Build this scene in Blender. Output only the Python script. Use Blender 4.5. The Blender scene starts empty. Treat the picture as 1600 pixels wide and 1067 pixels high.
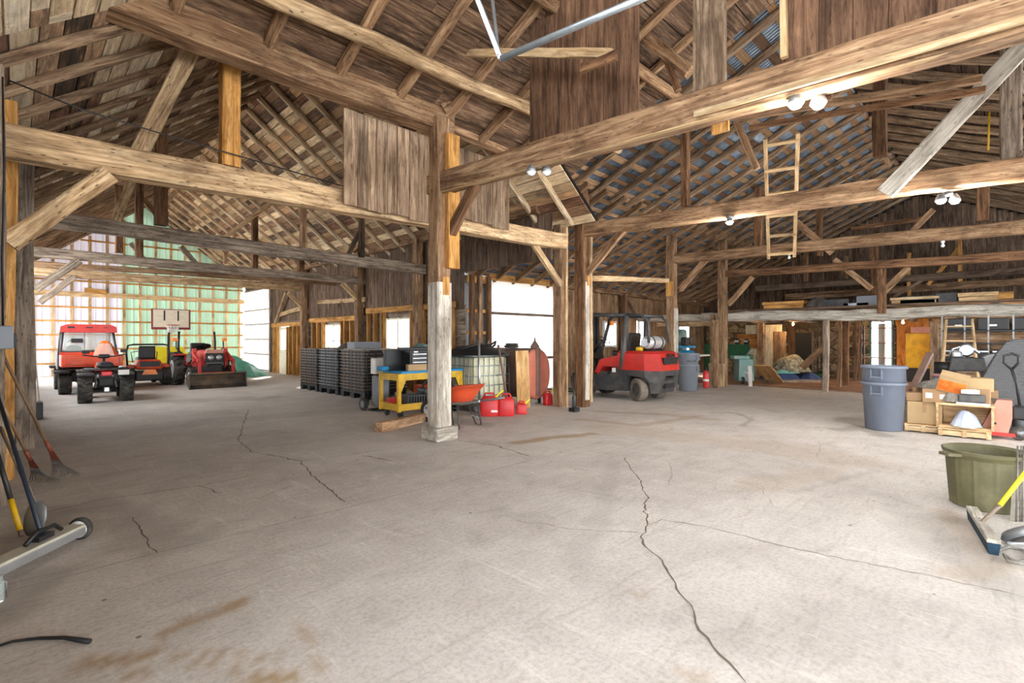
import bpy, bmesh, math, random
from mathutils import Vector, Matrix, noise
random.seed(7)
C = bpy.context.scene.collection
PI = math.pi
# ---------------------------------------------------------------- camera, sky, exposure
CAMH = 1.45; FP = 780.0; HZ = 529.0
cam_d = bpy.data.cameras.new('camera'); cam = bpy.data.objects.new('camera', cam_d); C.objects.link(cam)
cam.location = (0, 0, CAMH); cam.rotation_euler = (PI/2, 0, -PI/4)
cam_d.sensor_width = 36; cam_d.lens = 36*FP/1600; cam_d.shift_y = -4.5/1600; cam_d.clip_start = .05
bpy.context.scene.camera = cam
world = bpy.data.worlds.new('sky'); bpy.context.scene.world = world
world.use_nodes = True
_bg = world.node_tree.nodes['Background']
_bg.inputs[0].default_value = (.93, .965, 1.0, 1); _bg.inputs[1].default_value = 3.2
vs = bpy.context.scene.view_settings
vs.view_transform = 'Standard'; vs.look = 'None'; vs.gamma = 1; vs.use_curve_mapping = False
vs.exposure = 1.74
bpy.context.scene.cycles.diffuse_bounces = 6
sun_d = bpy.data.lights.new('sun', 'SUN'); sun_d.energy = 8; sun_d.angle = .1; sun_d.color = (1, .95, .87)
sun = bpy.data.objects.new('sun', sun_d); C.objects.link(sun)
sun.rotation_euler = Vector((-.62, -.75, -.62)).to_track_quat('-Z', 'Y').to_euler()   # low sun behind the translucent doors

# ---------------------------------------------------------------- pixel rays (F forward, R right)
S2 = math.sqrt(.5)
FV = Vector((S2, S2, 0)); RV = Vector((S2, -S2, 0)); EYE = Vector((0, 0, CAMH))
def ray(u, v): return FV + RV*((u-800)/FP) + Vector((0, 0, (HZ-v)/FP))
def G(u, v, z=0.0):
    d = ray(u, v); return EYE + d*((z-CAMH)/d.z)
def PX(u, v, x): d = ray(u, v); return EYE + d*(x/d.x)
def PY(u, v, y): d = ray(u, v); return EYE + d*(y/d.y)
def PD(u, v, t): return EYE + ray(u, v)*t            # at distance t along the view axis

# ---------------------------------------------------------------- mesh builder
class MB:
    def __init__(s): s.v = []; s.f = []; s.g = []; s.t = []; s.m = []; s.sm = []
    def add(s, vs_, fs, gc=None, tint=None, m=0, smooth=False):
        b = len(s.v); tint = random.random() if tint is None else tint
        s.v += [Vector(p) for p in vs_]
        s.f += [[b+i for i in f] for f in fs]
        s.g += (gc if gc else [Vector(p) for p in vs_]); s.t += [tint]*len(vs_)
        s.m += [m]*len(fs); s.sm += [smooth]*len(fs)
        return s
    def box(s, c, d, rot=None, m=0, tint=None, ax=None, taper=None, ch=0.0):
        """c centre, d full size, rot Matrix/euler; grain along the longest axis"""
        c = Vector(c); hx, hy, hz = d[0]/2, d[1]/2, d[2]/2
        R = rot if isinstance(rot, Matrix) else (Matrix.Rotation(rot, 3, 'Z') if isinstance(rot, (int, float)) else Matrix.Identity(3))
        tx, ty = taper if taper else (1, 1)
        L = []
        if ch > 0:
            ch = min(ch, hx*.9, hy*.9, hz*.9)
            bm = bmesh.new(); bmesh.ops.create_cube(bm, size=1)
            for q in bm.verts:
                k = q.co.z > 0
                q.co = Vector((q.co.x*2*hx*(tx if k else 1), q.co.y*2*hy*(ty if k else 1), q.co.z*2*hz))
            bmesh.ops.bevel(bm, geom=list(bm.edges)+list(bm.verts), offset=ch, segments=2, affect='EDGES', profile=.5)
            bm.verts.index_update(); L = [q.co.copy() for q in bm.verts]; F = [[q.index for q in f.verts] for f in bm.faces]; bm.free()
        else:
            for z in (-1, 1):
                for y in (-1, 1):
                    for x in (-1, 1):
                        L.append(Vector((x*hx*(tx if z > 0 else 1), y*hy*(ty if z > 0 else 1), z*hz)))
            F = [[0,2,3,1],[4,5,7,6],[0,1,5,4],[2,6,7,3],[0,4,6,2],[1,3,7,5]]
        a = ax if ax is not None else max(range(3), key=lambda i: d[i])
        off = Vector((random.random()*50, random.random()*50, random.random()*50))
        gc = [Vector((p[a], p[(a+1) % 3], p[(a+2) % 3]))+off for p in L]
        return s.add([c+R@p for p in L], F, gc, tint, m)
    def loft(s, rings, m=0, tint=None, caps=True, smooth=True, closed=True, grain=None):
        n = len(rings[0]); V = [p for r in rings for p in r]; F = []
        for i in range(len(rings)-1):
            for j in range(n if closed else n-1):
                k = (j+1) % n; F.append([i*n+j, i*n+k, (i+1)*n+k, (i+1)*n+j])
        s.add(V, F, grain, tint, m, smooth)
        if caps and closed:
            b = len(s.v)-len(V)
            s.f.append([b+j for j in reversed(range(n))]); s.f.append([b+(len(rings)-1)*n+j for j in range(n)])
            s.m += [m, m]; s.sm += [False, False]
        return s
    def tube(s, pts, r, n=8, m=0, tint=None, caps=True, smooth=True, jit=0.0):
        pts = [Vector(p) for p in pts]; rings = []; gr = []; d0 = 0; off = random.random()*50
        rr = r if isinstance(r, (list, tuple)) else [r]*len(pts)
        up = None
        for i, p in enumerate(pts):
            a = pts[max(i-1, 0)]; b = pts[min(i+1, len(pts)-1)]; d = (b-a).normalized()
            if up is None:
                up = Vector((0, 0, 1)) if abs(d.z) < .9 else Vector((0, 1, 0))
            sx = d.cross(up).normalized(); sy = sx.cross(d).normalized(); up = sy
            if i: d0 += (p-pts[i-1]).length
            rings.append([p+(sx*math.cos(2*PI*j/n)+sy*math.sin(2*PI*j/n))*rr[i]*(1+random.uniform(-jit, jit)) for j in range(n)])
            gr += [Vector((d0+off, math.cos(2*PI*j/n)*rr[i]+off, math.sin(2*PI*j/n)*rr[i])) for j in range(n)]
        return s.loft(rings, m, tint, caps, smooth, True, gr)
    def lathe(s, prof, c=(0, 0, 0), n=24, axis='Z', m=0, tint=None, rot=None, smooth=True, sx=1, sy=1, caps=True):
        """prof: list of (radius, height)"""
        c = Vector(c); R = {'Z': Matrix.Identity(3), 'X': Matrix.Rotation(PI/2, 3, 'Y'), 'Y': Matrix.Rotation(-PI/2, 3, 'X')}[axis]
        if rot is not None: R = rot @ R
        rings = [[c+R@Vector((r*sx*math.cos(2*PI*j/n), r*sy*math.sin(2*PI*j/n), h)) for j in range(n)] for r, h in prof]
        return s.loft(rings, m, tint, caps and prof[0] != prof[-1] and prof[0][0] > 0 and prof[-1][0] > 0, smooth)
    def prism(s, poly, axis, a, b, m=0, tint=None, rot=None, c=(0, 0, 0)):
        """poly 2D outline, extruded along axis from a to b. axis 'X': poly=(y,z), 'Y': (x,z), 'Z': (x,y)"""
        f = {'X': lambda p, h: Vector((h, p[0], p[1])), 'Y': lambda p, h: Vector((p[0], h, p[1])), 'Z': lambda p, h: Vector((p[0], p[1], h))}[axis]
        c = Vector(c); R = rot if rot is not None else Matrix.Identity(3)
        n = len(poly); V = [c+R@f(p, a) for p in poly]+[c+R@f(p, b) for p in poly]
        F = [list(range(n))[::-1], [n+i for i in range(n)]]+[[i, (i+1) % n, n+(i+1) % n, n+i] for i in range(n)]
        return s.add(V, F, None, tint, m)
    def beam(s, L, w, h, m=0, tint=None, rough=.01, seg=None, round_=.15, x0=0):
        """rough timber along local X from x0 to x0+L"""
        seg = seg or max(2, int(L/.35)); rings = []; gr = []; k = round_
        sec = [(-1, -1+k), (-1+k, -1), (1-k, -1), (1, -1+k), (1, 1-k), (1-k, 1), (-1+k, 1), (-1, 1-k)]
        off = random.random()*50; ph = random.random()*99
        for i in range(seg+1):
            x = x0+L*i/seg
            dy = noise.noise(Vector((x*.5, ph, 0)))*rough*2; dz = noise.noise(Vector((x*.5, 0, ph)))*rough*2
            rings.append([Vector((x, a*w/2*(1+0)+dy+random.uniform(-1, 1)*rough*.5, b*h/2+dz+random.uniform(-1, 1)*rough*.5)) for a, b in sec])
            gr += [Vector((x+off, a*w/2+off, b*h/2)) for a, b in sec]
        return s.loft(rings, m, tint, True, round_ > .5, True, gr)
    def rib(s, o, ud, vd, ul, vl, pitch=.2, dep=.02, nd=None, m=0, tint=.5):
        """ribbed sheet: ribs run along vd"""
        o, ud, vd = Vector(o), Vector(ud).normalized(), Vector(vd).normalized()
        nd = Vector(nd) if nd else ud.cross(vd); pr = []; x = 0
        while x < ul:
            for a, d in ((0, 0), (.55, 0), (.68, 1), (.87, 1)):
                if x+a*pitch <= ul: pr.append((x+a*pitch, d*dep))
            x += pitch
        pr.append((ul, 0)); V = []
        for x, d in pr: V += [o+ud*x+nd*d, o+ud*x+nd*d+vd*vl]
        F = [[2*i, 2*i+2, 2*i+3, 2*i+1] for i in range(len(pr)-1)]
        return s.add(V, F, None, tint, m)
    def build(s, name, mats, parent=None, loc=None, smooth=None):
        me = bpy.data.meshes.new(name); me.from_pydata([tuple(p) for p in s.v], [], s.f)
        mats = mats if isinstance(mats, (list, tuple)) else [mats]
        for q in mats: me.materials.append(q)
        me.polygons.foreach_set('material_index', s.m); me.polygons.foreach_set('use_smooth', s.sm)
        a = me.attributes.new('gco', 'FLOAT_VECTOR', 'POINT'); a.data.foreach_set('vector', [x for p in s.g for x in p])
        a = me.attributes.new('tint', 'FLOAT', 'POINT'); a.data.foreach_set('value', s.t)
        bm = bmesh.new(); bm.from_mesh(me); bmesh.ops.recalc_face_normals(bm, faces=bm.faces); bm.to_mesh(me); bm.free()
        me.update()
        o = bpy.data.objects.new(name, me); C.objects.link(o)
        if parent: o.parent = parent
        if loc is not None: o.location = loc
        return o
def tag(o, label, cat, group=None):
    o['label'] = label; o['category'] = cat
    if group: o['group'] = group
    return o
def thing(name, label, cat, loc=(0, 0, 0), rz=0, group=None):
    o = bpy.data.objects.new(name, None); C.objects.link(o); o.empty_display_size = .1
    o.location = loc; o.rotation_euler = (0, 0, rz); return tag(o, label, cat, group)
def struct(o): o['kind'] = 'structure'; return o
def dup(o, loc=None, rz=None, label=None, parent=None):
    c = o.copy(); C.objects.link(c)
    if parent: c.parent = parent
    for ch in list(o.children): dup(ch, parent=c)
    if loc is not None: c.location = loc
    if rz is not None: c.rotation_euler = (0, 0, rz)
    if label: c['label'] = label
    return c
def frame_from(p0, p1, up=(0, 0, 1)):
    p0, p1 = Vector(p0), Vector(p1); x = (p1-p0).normalized(); up = Vector(up)
    if abs(x.dot(up)) > .98: up = Vector((0, 1, 0))
    y = up.cross(x).normalized(); z = x.cross(y)
    M = Matrix((x, y, z)).transposed().to_4x4(); M.translation = p0; return M
def timber(name, label, cat, p0, p1, w, h, mat, group=None, rough=.012, round_=.15, up=(0, 0, 1), parent=None, m2=None):
    L = (Vector(p1)-Vector(p0)).length
    o = MB().beam(L, w, h, rough=rough, round_=round_).build(name, mat, parent)
    o.matrix_world = frame_from(p0, p1, up)
    if label: tag(o, label, cat, group)
    return o

# ---------------------------------------------------------------- materials
def lin(h):
    if isinstance(h, str):
        h = h.lstrip('#'); h = [int(h[i:i+2], 16)/255 for i in (0, 2, 4)]
        return tuple(((c/12.92) if c <= .04045 else ((c+.055)/1.055)**2.4) for c in h)+(1,)
    return tuple(h)+(1,) if len(h) == 3 else tuple(h)
MATS = {}
class NT:
    def __init__(s, name):
        s.m = bpy.data.materials.new(name); s.m.use_nodes = True; s.nt = s.m.node_tree; s.n = s.nt.nodes
        s.b = s.n['Principled BSDF']; MATS[name] = s.m
    def N(s, t, **k):
        n = s.n.new(t)
        for a, b in k.items(): setattr(n, a, b)
        return n
    def L(s, a, b): s.nt.links.new(a, b)
    def ramp(s, fac, stops, interp='LINEAR'):
        r = s.N('ShaderNodeValToRGB'); cr = r.color_ramp; cr.interpolation = interp
        while len(cr.elements) < len(stops): cr.elements.new(.5)
        for e, (p, c) in zip(cr.elements, stops): e.position = p; e.color = lin(c)
        s.L(fac, r.inputs[0]); return r.outputs[0]
    def noise(s, vec, scale, detail=4, rough=.6, dist=0):
        n = s.N('ShaderNodeTexNoise'); n.inputs['Scale'].default_value = scale; n.inputs['Detail'].default_value = detail
        n.inputs['Roughness'].default_value = rough; n.inputs['Distortion'].default_value = dist
        if vec is not None: s.L(vec, n.inputs['Vector'])
        return n.outputs['Fac']
    def map(s, vec, sc, loc=None):
        n = s.N('ShaderNodeMapping'); n.inputs['Scale'].default_value = sc
        s.L(vec, n.inputs['Vector'])
        if loc is not None: s.L(loc, n.inputs['Location'])
        return n.outputs[0]
    def mix(s, fac, a, b, mode='MIX'):
        n = s.N('ShaderNodeMix', data_type='RGBA', blend_type=mode)
        for v, i in ((fac, 0), (a, 6), (b, 7)):
            if hasattr(v, 'is_output'): s.L(v, n.inputs[i])
            else: n.inputs[i].default_value = v if i == 0 else lin(v)
        return n.outputs[2]
    def math(s, op, a, b=None, clamp=False):
        n = s.N('ShaderNodeMath', operation=op, use_clamp=clamp)
        for v, i in ((a, 0), (b, 1)):
            if v is None: continue
            if hasattr(v, 'is_output'): s.L(v, n.inputs[i])
            else: n.inputs[i].default_value = v
        return n.outputs[0]
    def bump(s, h, st=.3, d=.01):
        n = s.N('ShaderNodeBump'); n.inputs['Strength'].default_value = st; n.inputs['Distance'].default_value = d
        s.L(h, n.inputs['Height']); s.L(n.outputs[0], s.b.inputs['Normal'])
def plain(name, col, rough=.5, metal=0.0, var=.12, scale=6, dirt=None, dirtamt=.5, bump=0):
    t = NT(name); co = t.N('ShaderNodeTexCoord').outputs['Object']
    n1 = t.noise(co, scale, 5)
    f = t.ramp(n1, [(.3, (1-var,)*3), (.7, (1+var*.4,)*3)])
    c = t.mix(1.0, col, f, 'MULTIPLY')
    if dirt:
        n2 = t.noise(co, scale*.6, 8, .7); k = t.ramp(n2, [(.45, (0, 0, 0)), (.7, (dirtamt,)*3)])
        c = t.mix(k, c, dirt)
    t.L(c, t.b.inputs['Base Color']); t.b.inputs['Roughness'].default_value = rough; t.b.inputs['Metallic'].default_value = metal
    if bump: t.bump(t.noise(co, scale*8, 4), bump)
    return t.m
def wood(name, dark, mid, light, spots=.5, stain=.5, staincol='#2a1a10', tintamt=.35, grain=9.0, palette=None, rough=.8):
    t = NT(name)
    g = t.N('ShaderNodeAttribute', attribute_name='gco').outputs['Vector']
    ti = t.N('ShaderNodeAttribute', attribute_name='tint').outputs['Fac']
    rnd = t.N('ShaderNodeObjectInfo').outputs['Random']
    sh = t.math('MULTIPLY', rnd, 37.0)
    cx = t.N('ShaderNodeCombineXYZ'); t.L(sh, cx.inputs[0]); t.L(sh, cx.inputs[1])
    g = t.map(g, (1, 1, 1), cx.outputs[0])
    n1 = t.noise(t.map(g, (.8, grain*1.35, grain*1.35)), 1.6, 9, .74, .9)
    c = t.ramp(n1, [(.34, dark), (.5, mid), (.66, light)])
    n5 = t.noise(t.map(g, (.8, 2.6, 2.6)), 1.3, 5, .7, 1.2); c = t.mix(1.0, c, t.ramp(n5, [(.32, (.5, .47, .45)), (.5, (.95, .94, .93)), (.68, (1.18, 1.17, 1.15))]), 'MULTIPLY')
    if palette:
        pc = t.ramp(ti, [(i/len(palette), q) for i, q in enumerate(palette)], 'CONSTANT')
        c = t.mix(.75, c, pc, 'OVERLAY'); c = t.mix(.35, c, pc)
    n2 = t.noise(t.map(g, (1.3, 3.5, 3.5)), 1.0, 6, .65, .8)
    k = t.ramp(n2, [(.5, (0, 0, 0)), (.68, (stain,)*3)])
    c = t.mix(k, c, staincol)
    if spots > 0:
        v = t.N('ShaderNodeTexVoronoi'); v.inputs['Scale'].default_value = 1.0; v.inputs['Randomness'].default_value = 1
        t.L(t.map(g, (7, 26, 26)), v.inputs['Vector'])
        k = t.ramp(v.outputs['Distance'], [(.1, (spots,)*3), (.2, (0, 0, 0))]); c = t.mix(k, c, '#1c120a')
    vv = t.math('ADD', t.math('MULTIPLY', t.math('ADD', ti, t.math('MULTIPLY', rnd, .7)), tintamt), 1-tintamt*.85)
    hs = t.N('ShaderNodeHueSaturation'); t.L(vv, hs.inputs['Value']); t.L(c, hs.inputs['Color'])
    t.L(hs.outputs[0], t.b.inputs['Base Color']); t.b.inputs['Roughness'].default_value = rough
    t.b.inputs['Specular IOR Level'].default_value = .2
    t.bump(n1, .7, .012)
    return t.m
def emis(name, col, st):
    t = NT(name); t.b.inputs['Emission Color'].default_value = lin(col); t.b.inputs['Emission Strength'].default_value = st
    t.b.inputs['Base Color'].default_value = lin(col); return t.m
def glass(name, col='#dfeaea', alpha=.25):
    t = NT(name); t.b.inputs['Base Color'].default_value = lin(col); t.b.inputs['Roughness'].default_value = .05
    t.b.inputs['Alpha'].default_value = alpha; return t.m
W_TAN = wood('timber_tan', '#5f432b', '#97775a', '#c4a582', .6, .55)
W_PALE = wood('timber_pale', '#7a5c3e', '#bb9d78', '#e0c8a2', .8, .45, '#3a2616')
W_BRN = wood('timber_brown', '#3c2617', '#7b5a40', '#a07c5c', .6, .45)
W_GREY = wood('timber_grey', '#4c4138', '#8b7c6d', '#b5a593', .7, .5)
W_ORG = wood('lumber_new', '#94652f', '#c08c4c', '#dcb076', .3, .15, '#6a4520')
W_FIR = wood('lumber_fir', '#a38058', '#c9aa80', '#e0cba6', .2, .2, '#6a4a2c')
W_RAF = wood('rafter_pole', '#8d7557', '#cdb696', '#efe2c8', .4, .25)
W_RAFB = wood('rafter_brown', '#4d3a2c', '#8d745c', '#bba284', .5, .4)
W_DARK = wood('board_dark', '#3a2c22', '#6a5748', '#917c69', .35, .55, '#1d1510', .5)
W_HANG = wood('board_weathered', '#53402f', '#8f7760', '#b39c82', .3, .45, '#2a1c13', .45)
W_PART = wood('board_partition', '#37261b', '#644a38', '#84664d', .4, .5, '#20140d', .4)
W_WHITE = wood('board_whitewash', '#8d857a', '#c4bdb0', '#e2ddd2', .6, .25, '#4b3d30', .15)
W_PAINT = wood('post_whitewash', '#8d867b', '#bdb5a8', '#e6e0d2', .6, .35, '#5c4a38', .15)
W_DECKL2 = wood('deck_left_pale', '#5a4a3e', '#bfae96', '#efe6d4', .4, .4, '#18110c', .5, palette=['#2f2824', '#e2d6bf', '#a8947c', '#f2ead8', '#6d4b44', '#d9ccb4', '#f6efe0', '#4a4540', '#cdbfa6', '#8a7562'])
W_DOUT = wood('deck_outer', '#221a15', '#4a3a2f', '#6d5848', .4, .5, '#120c08', .5)
W_DECKL = wood('deck_left', '#5a493b', '#b09a7f', '#dccbb0', .4, .45, '#18110c', .5, palette=['#3a2c24', '#c9b799', '#8a6f58', '#e2d3b4', '#6d4b3d', '#a9906f', '#efe2c6', '#50423a', '#b79a78', '#7f6650'])
W_DECKR = wood('deck_right', '#33261d', '#6b5442', '#9c8166', .5, .7, '#1c130d', .5)
W_STRAP = wood('strapping', '#4a382b', '#80664d', '#a98c6e', .3, .4, '#24170e', .5, palette=['#80664c', '#a88c6c', '#5f4a3a', '#c0a484', '#8f7154'])
W_PLY = wood('plywood', '#a57d4c', '#c79d68', '#dcb988', 0, .1, '#8a643c', .1, 3)
M_GALV = plain('galvanised', '#a9b4bb', .35, .75, .25, 9)
M_GALVR = plain('roof_metal', '#8f9dad', .34, .6, .45, 5, '#39434d', .7)
M_STEEL = plain('steel_grey', '#8b8d8e', .45, .6, .2)
M_BLK = plain('black_plastic', '#1e1f20', .5, 0, .3)
M_RUB = plain('rubber', '#2e2d2b', .8, 0, .3, 8, '#7b7267', .5)
M_DGREY = plain('dark_grey_paint', '#3f4144', .5, .1, .3, 6, '#85796a', .35)
M_RED = plain('red_paint', '#c42a22', .4, .1, .2, 5, '#7a5a50', .2)
M_REDP = plain('red_plastic', '#c92a2c', .45, 0, .15)
M_ORANGE = plain('orange_paint', '#d8451f', .45, 0, .2, 6, '#a08468', .35)
M_YEL = plain('yellow_paint', '#e0b114', .5, 0, .15, 6, '#6a4a1c', .5)
M_YELP = plain('yellow_plastic', '#e4d21c', .45)
M_WHT = plain('white_paint', '#e6e4de', .6, 0, .06)
M_CREAM = plain('cream_paint', '#e3dbc2', .7, 0, .15)
M_RIM = plain('rim_white', '#cfd0cc', .5, 0, .15)
M_CARD = plain('cardboard', '#a3825f', .85, 0, .15, 5)
M_CARD2 = plain('cardboard_pale', '#b0946c', .85, 0, .15, 5)
M_BLUE = plain('blue_paint', '#1f7fae', .5, 0, .15)
M_TEAL = plain('machine_green', '#5d8079', .5, .1, .2, 6, '#a59c8b', .3)
M_GREEN = plain('dark_green', '#17512f', .45, 0, .2)
M_TAR = plain('roofing_dark', '#2b2826', .9)
# ================================================================ FLOOR
def concrete():
    t = NT('concrete'); co = t.N('ShaderNodeTexCoord').outputs['Object']
    big = t.noise(co, .35, 6, .6, .6); mid = t.noise(co, 2.2, 8, .7, .5); fine = t.noise(co, 38, 6, .7)
    c = t.ramp(mid, [(.3, '#a8a099'), (.5, '#c3bcb4'), (.7, '#d6d0c8')])
    c2 = t.ramp(big, [(.35, '#a49b93'), (.55, '#c8c1b9'), (.75, '#d2cbbf')])
    c = t.mix(.5, c, c2)
    k = t.ramp(fine, [(.35, (.78, .76, .73)), (.55, (1, 1, 1)), (.75, (1.06, 1.05, 1.03))]); c = t.mix(1.0, c, k, 'MULTIPLY')
    # swept scuffs
    w = t.noise(t.map(co, (1.0, 5.5, 1)), 1.4, 7, .7, 1.6); k = t.ramp(w, [(.52, (0, 0, 0)), (.72, (.42,)*3)]); c = t.mix(k, c, '#857b70')
    w = t.noise(t.map(co, (6.0, .9, 1)), 1.1, 7, .7, 2.0); k = t.ramp(w, [(.57, (0, 0, 0)), (.78, (.6,)*3)]); c = t.mix(k, c, '#e5dfd4')
    st = t.N('ShaderNodeAttribute', attribute_name='stain').outputs['Fac']; c = t.mix(t.math('MULTIPLY', st, t.math('ADD', mid, .4), True), c, '#957648')
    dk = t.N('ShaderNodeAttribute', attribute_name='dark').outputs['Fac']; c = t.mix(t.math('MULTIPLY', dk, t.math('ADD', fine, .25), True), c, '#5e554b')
    v = t.N('ShaderNodeTexVoronoi'); v.inputs['Scale'].default_value = 3.1; t.L(co, v.inputs['Vector'])
    k = t.ramp(v.outputs['Distance'], [(.03, (.8,)*3), (.05, (0, 0, 0))]); c = t.mix(k, c, '#4a4038')
    t.L(c, t.b.inputs['Base Color']); t.b.inputs['Roughness'].default_value = .75; t.bump(t.math('ADD', fine, mid), .25, .01); return t.m
M_CONC = concrete()
def axis_pts(a, b, fa, fb, st):
    out = [a]; x = a
    while x < b-1e-6: x += (st if fa <= x < fb else .4); out.append(min(x, b))
    return out
xs = axis_pts(-6, 24, -1, 11, .055); ys = axis_pts(-7, 29, -1, 12, .055)
def seg_d(p, a, b):
    ab = b-a; t = max(0, min(1, (p-a).dot(ab)/ab.length_squared)); return (p-(a+ab*t)).length
def gpl(pts): return [G(*p).to_2d() for p in pts]
STAIN = [([(960, 670), (1150, 690), (1330, 720)], .6, .22), ([(1180, 760), (1290, 740)], .3, .2), ([(252, 992), (290, 972), (330, 960), (385, 938)], .05, .8), ([(135, 1035), (205, 1030), (240, 1018)], .05, .8), ([(200, 1056), (225, 1052)], .04, .7),
         ([(262, 1016), (340, 1018), (440, 1032)], .022, .6), ([(265, 1030), (330, 1038), (400, 1058)], .02, .6), ([(400, 1062), (455, 1060)], .06, .8),
         ([(465, 965), (490, 1010), (503, 1062)], .025, .5), ([(805, 692), (860, 684), (925, 678)], .14, .75), ([(905, 655), (1000, 665), (1090, 650)], .14, .45),
         ([(930, 643), (1040, 648), (1120, 656)], .10, .5), ([(1150, 752), (1178, 756)], .04, .4), ([(985, 925), (1010, 930)], .04, .35), ([(1065, 1050), (1105, 1062)], .05, .35),
         ([(1480, 800), (1560, 880), (1500, 900)], .12, .3), ([(170, 862), (215, 855)], .04, .3)]
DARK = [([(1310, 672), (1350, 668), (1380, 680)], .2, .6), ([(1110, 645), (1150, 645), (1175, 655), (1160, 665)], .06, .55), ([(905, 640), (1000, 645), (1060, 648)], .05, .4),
        ([(60, 640), (250, 628), (420, 622)], .5, .35), ([(100, 690), (300, 660), (560, 640)], .5, .25), ([(30, 870), (90, 800)], .3, .45), ([(620, 640), (700, 655), (760, 665)], .3, .4),  # first two wide bands paint in the shadow on the left wing floor
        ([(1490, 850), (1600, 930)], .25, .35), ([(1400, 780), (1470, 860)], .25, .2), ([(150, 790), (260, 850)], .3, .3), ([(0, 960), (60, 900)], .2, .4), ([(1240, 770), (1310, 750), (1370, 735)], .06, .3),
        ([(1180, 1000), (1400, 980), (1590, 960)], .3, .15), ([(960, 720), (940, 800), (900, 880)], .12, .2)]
SG = [(gpl(p), r, a) for p, r, a in STAIN]; DG = [(gpl(p), r, a) for p, r, a in DARK]
def fld(F_, p, z):
    best = 0
    for pl, r, a in F_:
        if not (min(q.x for q in pl)-r*2 < p.x < max(q.x for q in pl)+r*2 and min(q.y for q in pl)-r*2 < p.y < max(q.y for q in pl)+r*2): continue
        d = min(seg_d(p, pl[i], pl[i+1]) for i in range(len(pl)-1))
        rr = r*(1+.7*noise.noise(Vector((p.x*4, p.y*4, z))))
        best = max(best, a*max(0, min(1, (rr-d)/(rr*.5)+0)))
    return best
V = []; st = []; dk = []
for y in ys:
    for x in xs:
        V.append((x, y, 0)); p = Vector((x, y))
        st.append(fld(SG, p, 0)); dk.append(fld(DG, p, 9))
nx = len(xs); F_ = [[j*nx+i, j*nx+i+1, (j+1)*nx+i+1, (j+1)*nx+i] for j in range(len(ys)-1) for i in range(nx-1)]
me = bpy.data.meshes.new('floor'); me.from_pydata(V, [], F_); me.materials.append(M_CONC)
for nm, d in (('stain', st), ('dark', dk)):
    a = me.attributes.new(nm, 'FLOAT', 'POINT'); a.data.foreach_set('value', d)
floor = struct(bpy.data.objects.new('floor', me)); C.objects.link(floor)
M_CRACK = plain('crack_dirt', '#6a5c4e', .9)
M_JOINT = plain('joint_dirt', '#8d8275', .9)
def crack(pts, w=.012, mat=None, wob=.035):
    pl = gpl(pts); P = []
    for i in range(len(pl)-1):
        n = max(2, int((pl[i+1]-pl[i]).length/.05))
        for k in range(n): P.append(pl[i].lerp(pl[i+1], k/n))
    P.append(pl[-1]); V = []; n = len(P)
    for i, p in enumerate(P):
        d = (P[min(i+1, n-1)]-P[max(i-1, 0)]).normalized(); q = Vector((-d.y, d.x))
        o = noise.noise(Vector((p.x*5, p.y*5, 3)))*wob*.6+noise.noise(Vector((p.x*31, p.y*31, 5)))*wob*.7
        ww = w*(.5+abs(noise.noise(Vector((p.x*9, p.y*9, 8))))*1.6)*(.3 if i in (0, n-1) else 1)
        V += [(*(p+q*(o-ww/2)), .0022), (*(p+q*(o+ww/2)), .0022)]
    o = MB().add(V, [[2*i, 2*i+2, 2*i+3, 2*i+1] for i in range(n-1)]).build('crack', mat or M_CRACK, floor); return o
for c_, w_ in (([(975, 715), (985, 730), (1000, 750), (1010, 775), (1007, 800), (1014, 820), (1003, 835), (1008, 858), (1030, 870), (1045, 895), (1060, 920), (1080, 945), (1092, 985), (1115, 1010), (1140, 1035), (1168, 1067)], .013),
            ([(800, 812), (900, 828), (1003, 833)], .006), ([(1010, 820), (1035, 813), (1100, 822), (1250, 860), (1350, 878), (1600, 932)], .008),
            ([(388, 640), (372, 690), (395, 706), (468, 720), (490, 745), (540, 785)], .016), ([(205, 808), (225, 835), (245, 865)], .010),
            ([(715, 688), (770, 695), (828, 713)], .022), ([(1045, 720), (1050, 742), (1042, 757)], .006), ([(565, 712), (612, 720)], .022), ([(1280, 690), (1282, 700), (1275, 715)], .005), ([(310, 759), (345, 772)], .012), ([(1110, 730), (1190, 765), (1210, 790)], .004)):
    crack(c_, w_)
crack([(0, 928), (240, 865), (545, 793), (800, 727), (880, 707)], .008, M_JOINT, .01); crack([(45, 807), (150, 782), (310, 759), (400, 742)], .02, M_JOINT, .03); crack([(465, 722), (560, 708), (652, 694)], .012, M_JOINT, .02)
crack([(400, 780), (455, 760)], .008, M_JOINT, .02)

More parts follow.
